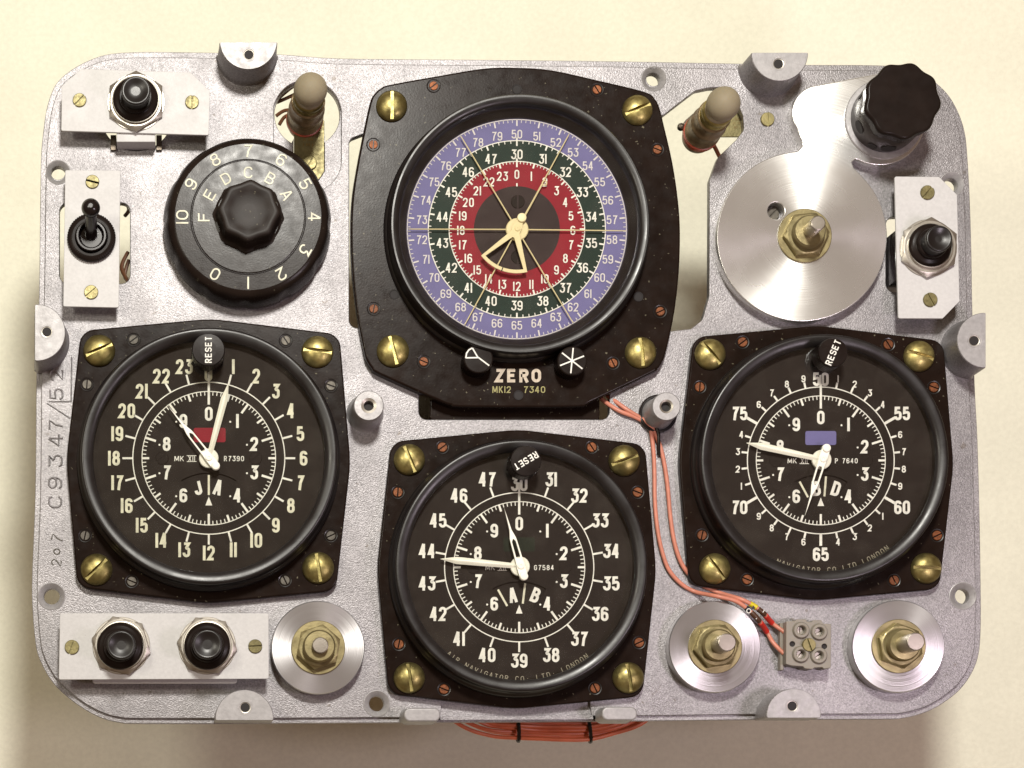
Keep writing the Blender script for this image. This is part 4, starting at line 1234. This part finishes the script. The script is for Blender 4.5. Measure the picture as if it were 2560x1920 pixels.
# ---------------------------------------------------------------- spindles
def spindle(label, disc, rd, tip, rt, ztip, cat="spindle", has_disc=True, group="threaded control spindles", name="control_spindle"):
    zb = 40 if has_disc else 38.5
    w = W(disc[0], disc[1], zb)
    t = root(name, label, cat, (w[0], w[1], 0), group)
    lx, ly = (w[0]*1.0)*S, 0
    if has_disc:
        build("turned_disc", MB().add(*lathe([(rd*0.985, 0.8), (rd, 3), (rd, 37), (rd-2, 40), (30, 40.2)], w[0], w[1], 96, cap1=True)), M_DISC, t, sharp=25)
    z0 = zb + 0.5
    build("washer", MB().add(*lathe([(66, z0), (67, z0+1), (67, z0+3), (65.5, z0+4)], w[0], w[1], 64)), M_ZINC, t)
    build("hex_nut", MB().add(*hexnut(w[0], w[1], 57, z0+4, z0+24, random.uniform(0, 60))), M_ZINC, t, sharp=20)
    th = []
    z = z0 + 22
    for i in range(6):
        th += [(40, z+1), (37.5, z+3.5)]; z += 4
    th += [(38, z), (36, z+2), (24, z+2.3)]
    build("threaded_bush", MB().add(*lathe(th, w[0], w[1], 56)), M_ZINC, t, sharp=60)
    wt = W(tip[0], tip[1], ztip)
    build("shaft", MB().add(*tube([(w[0]*0.9+wt[0]*0.1, w[1]*0.9+wt[1]*0.1, z), (wt[0], wt[1], ztip-2.5)], rt, 40, cap=False)), M_SHAFT, t)
    build("shaft_end", MB().add(*lathe([(rt, ztip-3), (rt-0.6, ztip-1), (rt-2.5, ztip), (rt*0.4, ztip+0.1)], wt[0], wt[1], 40)), M_SHAFT, t)
    return t
M_DISC = mat("turned_disc_metal", (0.50, 0.49, 0.50), 0.75, 0.28, bump=0.16, bscale=0.3, vary=0.03, vscale=0.02, aniso=(0.75, (0, 0)), brush=(0, 0))
spindle("short brass nutted spindle on a round turned disc beside the two button plate", (795,1619), 116, (801,1613), 20, 108)
spindle("nutted spindle on a round turned disc, between the wires and the terminal block", (1787,1617), 114, (1818,1606), 22, 164)
spindle("nutted spindle on a round turned disc in the bottom right corner of the panel", (2246,1616), 115, (2290,1604), 22, 164)
spindle("slim spindle and nut on the largest turned disc, below the fluted black knob", (2011,590), 0, (2046,557), 18, 158, has_disc=False)

# ---------------------------------------------------------------- fluted black knob
w0 = W(2212, 296, 42); w1 = W(2256, 240, 175)
fk = root("fluted_knob", "tall black fluted knob with shaded flute recesses painted as black ovals, standing at the top right corner", "knob", (w0[0], w0[1], 0))
def knobmesh(z0, z1, r0, r1, lobes, amp, n_=160, top=True):
    rings = [(r0, z0), (r0*0.99+r1*0.01, z0+ (z1-z0)*0.5), (r1, z1-14), (r1, z1-6), (r1-2.5, z1-1.5), (r1-7, z1), (r1*0.5, z1+0.5)]
    v, f = [], []
    for (r, z) in rings:
        k = (z-w0[2])/(w1[2]-w0[2]); cx = w0[0]; cy = w0[1]
        for i in range(n_):
            a = 2*pi*i/n_
            rr = r*(1 + amp*cos(a*lobes + 0.9)) if amp else r
            v.append((cx+rr*cos(a), cy+rr*sin(a), z))
    for k in range(len(rings)-1):
        for i in range(n_):
            j = (i+1) % n_
            f.append((k*n_+i, k*n_+j, (k+1)*n_+j, (k+1)*n_+i))
    f.append(tuple((len(rings)-1)*n_+i for i in range(n_)))
    return v, f
build("collar", MB().add(*lathe([(99, 38.6), (99, 42), (97, 44), (86, 45)], w0[0], w0[1], 96)), M_FACE, fk)
hubm = MB().add(*lathe([(84, 44), (86, 47), (86, 136), (83, 142), (78, 144)], w0[0], w0[1], 96))
build("hub", hubm, M_HUB, fk)
build("cap", MB().add(*knobmesh(140, 176, 89, 91, 9, 0.035)), M_KNOB, fk, sharp=45)
for ang, r_, zc in ((205, 17, 88), (243, 12, 68), (268, 19, 78), (150, 17, 100)):  # black discs on the hub paint in the dark of the flute recesses
    a = radians(ang)
    p = Vector((w0[0]+86.2*cos(a), w0[1]+86.2*sin(a), zc)); d_ = Vector((cos(a), sin(a), 0))
    build("recess_shade_disc", MB().add(*tube([tuple(p - d_*6), tuple(p + d_*0.9)], r_, 24)), M_WELL, fk)

# ---------------------------------------------------------------- indicator lamps
def indicator_lamp(label, x0, y0):
    w = W(x0, y0, 0)
    t = root("indicator_lamp", label, "lamp", (w[0], w[1], -35), "frosted indicator lamps on brass holders")
    so = build("socket", MB().add(*lathe([(30, -46), (40, -44), (42, -30), (42, 4), (45, 8), (46, 14), (43, 20), (42, 60), (44, 64), (45, 70), (43, 76), (41, 80), (40, 116), (42, 120), (42, 124), (39, 128)], w[0], w[1], 56)), M_SOCK, t)
    build("insulating_ring", MB().add(*lathe([(41.5, -14), (46.5, -12), (46.5, 2), (42.5, 4)], w[0], w[1], 56, cap1=False)), M_SOCKRED, so)
    build("lamp_cap", MB().add(*lathe([(38, 127), (38.5, 134), (36.5, 138), (38.5, 142), (36.5, 146), (38.5, 150), (38.5, 160), (36, 164), (34, 166)], w[0], w[1], 56)), M_BRASS, so)
    pr = [(34, 165), (35.5, 172)]
    for i in range(1, 15):
        th = radians(-62 + 152*i/14)
        pr.append((40.5*cos(th), 208 + 40.5*sin(th)))
    build("bulb", MB().add(*lathe(pr, w[0], w[1], 56)), M_BULB, t, sharp=80)
    return t, w
l1, w = indicator_lamp("frosted lamp on a brass strip bracket between the selector dial and the large gauge", 762, 296)
br = round_poly([(735,300),(811,300),(811,428),(797,450),(752,450),(735,430)], [4,4,10,12,12,10], 4)
bk = build("bracket", MB().add(*prism(wpts(br, -4), -8.2, -3.6, 1, 2)), M_TARN, l1)
sc_ = W(775, 408, -3)
share("bracket_screw", FLAT, bk, (sc_[0], sc_[1], -5), 1.0, 60)
st = MB()
for k, tx in enumerate(("III II", "II IIII", "I III I")):
    add_text(st, tx, 770, 336+13*k, -3.2, 7, 3.5, 1.6, 2.0)
build("stamped_lettering", st, M_INK, bk)
for k, pts in enumerate((((690,252),(712,232),(735,215),(760,208)), ((692,256),(715,246),(738,236),(760,232)), ((690,290),(710,277),(735,274),(760,272)), ((698,312),(712,292),(735,285),(760,282)))):
    build("lead", MB().add(*tube(smooth_open([W(x, y, -50-6*k) for x, y in pts], 6), 4.6, 8)), M_WIREB, l1)
l2, w = indicator_lamp("frosted lamp with a pink soldered lead in the irregular opening beside the large gauge", 1755, 330)
br = [(1770,262),(1866,262),(1950,270),(1950,328),(1866,342),(1770,342)]
bk = build("bracket", MB().add(*prism(wpts(br, -36), -41, -36.2, 1, 2)), M_TARN, l2)
st = MB()
for k, tx in enumerate(("IIII", "II III", "III I")):
    add_text(st, tx, 1843, 298+10*k, -35.6, 7, 3.5, 1.5, 1.8)
build("stamped_lettering", st, M_INK, bk)
build("solder_tag", MB().add(*prism(wpts(round_poly([(1748,282),(1732,284),(1714,300),(1703,314),(1708,326),(1722,322),(1740,312),(1752,310)], 5, 3), -20), -25, -20, 1)), M_SOLDER, l2)
b_ = W(1703, 317, -18)
build("solder_blob", MB().add(*lathe([(5, -28), (9, -24), (10, -18), (7, -11), (2, -9)], b_[0], b_[1], 16)), M_SOLDER, l2)
build("lead", MB().add(*tube(smooth_open([W(x, y, z) for x, y, z in ((1706,318,-20),(1722,336,-26),(1745,347,-34),(1768,349,-44),(1775,350,-50),(1787,368,-52),(1799,392,-54),(1815,420,-56))], 8), 5.2, 10)), M_WIRE, l2)

# ---------------------------------------------------------------- terminal block
zb = 62
w = W(2020, 1612, zb)
tbk = root("terminal_block", "square beige plastic two way terminal block with five screws, two pink wires entering it", "terminal block", (w[0], w[1], 0))
face = round_poly([(1966,1553),(1988,1553),(1992,1548),(2014,1548),(2018,1555),(2030,1555),(2034,1550),(2053,1550),(2058,1559),(2078,1560),(2077,1670),(2060,1672),(2056,1668),(2036,1669),(2032,1673),(2012,1671),(2008,1666),(1980,1664),(1965,1660)], 2.5, 2)
bores = [(2002,1576,18),(2047,1580,18),(2001,1636,18),(2046,1639,18)]
fo = wpts(face, zb-8)
holes = [circ(*W(x, y, zb-8)[:2], 10, 20) for x, y, r in bores] + [circ(*W(x, y, zb-8)[:2], 6.8, 18) for x, y in ((1981,1610),(2061,1616))]
body = build("body", MB().add(*sheet([fo] + holes, 1, zb-8, 1.2)), M_TBLOCK, tbk)
build("base_step", MB().add(*prism([(min(p[0] for p in fo)-6, min(p[1] for p in fo)), (min(p[0] for p in fo)+3, min(p[1] for p in fo)), (min(p[0] for p in fo)+3, max(p[1] for p in fo)-6), (min(p[0] for p in fo)-6, max(p[1] for p in fo)-6)], 1.2, 24, 2)), M_TBLOCK, tbk)
for x, y, r in bores:
    p = W(x, y, zb-8)
    tw = build("screw_tower", MB().add(*lathe([(21, zb-8.4), (20.5, zb-4), (18, zb), (12.5, zb+0.5), (11, zb-1), (10, zb-12), (10, zb-24)], p[0], p[1], 32, cap1=False)), M_TBLOCK, tbk, sharp=50)
    share("terminal_screw", SMALL, tw, (p[0], p[1], zb-24), 0.74, (85, 20, 50, 30)[bores.index((x, y, r))], zs=1.6, material=M_STEEL)
for x, y in ((1981,1610),(2061,1616)):
    p = W(x, y, zb-8)
    build("dark_hole", MB().add(*lathe([(6.7, zb-9), (6.7, zb-12), (3, zb-13)], p[0], p[1], 20)), M_WELL, tbk)
p = W(2023, 1612, zb+2)
share("centre_screw", FLAT, tbk, (p[0], p[1], zb-7), 0.98, -70, zs=1.4)
for x, y in ((1963,1582),(1961,1636)):
    p = W(x, y, 20)
    build("wire_entry", MB().add(*tube([(p[0]-3, p[1], 26), (p[0]+12, p[1], 26)], 9, 20)), M_WELL, tbk)

# ---------------------------------------------------------------- wires from the large gauge to the block
cw = lambda L: [(1480+x/2.242, 960+y/2.242) for x, y in L]
PA = cw([(30,60),(60,90),(150,150),(250,190),(320,235),(336,300),(346,400),(350,500),(352,650),(365,800),(390,930),(430,1040),(500,1120),(580,1165),(700,1190),(800,1215),(870,1260),(930,1320),(980,1390),(1015,1450),(1075,1512)])
PB = cw([(60,50),(100,75),(190,140),(270,190),(330,238),(372,320),(400,420),(422,560),(440,750),(465,900),(510,1020),(590,1110),(700,1165),(830,1205),(900,1240),(960,1285),(1010,1340),(1080,1392)])
def wire(P, label, sleeves, zoff):
    m_ = len(P)
    zs_ = [(-40 if i == 0 else -12 if i == 1 else 8) + zoff for i in range(m_)]
    zs_[-1] = 26; zs_[-2] = 18; zs_[-3] = 10 + zoff
    for i, p in enumerate(P):                       # lifted where the wires cross the edge of a disc
        if 1690 < p[0] < 1910 and 1490 < p[1] < 1600: zs_[i] = 50
    path = smooth_open([W(p[0], p[1], z_) for p, z_ in zip(P, zs_)], 8)
    t = build("wire", MB().add(*tube(path, 5.4, 12)), M_WIRE)
    t["label"] = label; t["category"] = "wire"; t["group"] = "pink wires feeding the terminal block"
    for (x0, x1, y0, y1, m2, nm) in sleeves:
        sub = [q for q in path if x0 <= q[0]+1280 + (q[2]*(q[0]+1280-NX)/(D-q[2])) <= x1 and q[1] < -500]
        if len(sub) > 1: build(nm, MB().add(*tube(sub, 7.0, 12)), m2, t)
    return t, path
wa, pa = wire(PA, "pink wire bending outermost round the gauge corner, with a black sleeve marked 0", [(1862,1878,0,0,M_SLEEVE,"marker_sleeve"),(1878.5,1899,0,0,M_BRN,"marker_sleeve"),(1900,1919,0,0,M_REDS,"marker_sleeve")], 0)
wb_, pb_ = wire(PB, "pink wire nearest the numbered 50 to 75 gauge, with a yellow marker sleeve", [(1872,1894,0,0,M_YEL,"marker_sleeve"),(1894.5,1912,0,0,M_BRN,"marker_sleeve"),(1912.5,1933,0,0,M_REDS,"marker_sleeve")], 1)
mb = MB(); ring_flat(mb, 1872, 1527, 59, 5.2, 2.0, 24)
v, f = stroke_poly([(1890,1548),(1894,1542)], 1.8, False); mb.add([W(a, b, 58.5) for a, b in v], f)
build("sleeve_print", mb, M_WHITEP, wa)
mb = MB(); v, f = stroke_poly([(1907,1531),(1911,1525)], 1.8, False); mb.add([W(a, b, 59) for a, b in v], f); mb.flat = True
build("sleeve_print", mb, M_WHITEP, wb_)
text("sleeve_print", "4", 1883, 1519, 59.5, 10, 8, 2.2, 1, M_SLEEVE, wb_, rot=150)
# tie round the post
pw = W(1643, 1036, 0)
tie = root("cable_tie", "black waxed lacing tie looped round the post that holds back the pink wires", "cable tie", (pw[0], pw[1], 0))
pp = W(1666, 1016, 100)
loop = [(pp[0]+44*cos(a), pp[1]+44*sin(a), 9 + 3*sin(2*a)) for a in [2*pi*i/40 for i in range(41)]]
build("loop", MB().add(*tube(loop, 4.2, 8)), M_GLOSS, tie)
build("tail", MB().add(*tube(smooth_open([W(1640, 1066, 14), W(1646, 1085, 14), W(1647, 1110, 12), W(1648, 1138, 8)], 6), 4.5, 8)), M_GLOSS, tie)

# ---------------------------------------------------------------- orange loom hanging behind the lower edge
lw = W(1370, 1820, -110)
loom = root("wire_loom", "loom of orange wires bulging out below the bottom edge of the panel", "wires", (lw[0], lw[1], -110))
for k in range(7):
    dip = (1850, 1841, 1835, 1826, 1819, 1810, 1801)[k]
    zz = -105 - 5*((k*3) % 4)
    a0_, a1_ = 1130 + 9*k + random.uniform(-16, 16), 1605 - 7*k + random.uniform(-14, 14)
    j_ = lambda a=3.0: random.uniform(-a, a)
    pts = [(a0_-40, 1768), (a0_+28, dip-30+k+j_()), (1230, dip-10+j_()), (1294, dip-5), (1350, dip-1+j_(2)), (1415, dip+j_(2)), (1476, dip-2), (1535, dip-14+j_()), (a1_, dip-36+j_(4)), (a1_+60, 1762)]
    build("loom_wire", MB().add(*tube(smooth_open([W(x, y, zz + j_(4)) for x, y in pts], 8), 5.2, 10)), M_WIREO, loom)
for (xa, ya, xb, yb) in ((1293, 1790, 1296, 1853), (1468, 1790, 1476, 1855)):
    lp = []
    for i in range(25):
        a = 2*pi*i/24
        f_ = 0.5 - 0.5*cos(a)
        x, y = xa+(xb-xa)*f_, ya+(yb-ya)*f_
        q = W(x, y, -112)
        lp.append((q[0], q[1], -112 + 17*sin(a)))
    build("loom_tie", MB().add(*tube(lp, 5.2, 8)), M_GLOSS, loom)

bpy.context.view_layer.update()
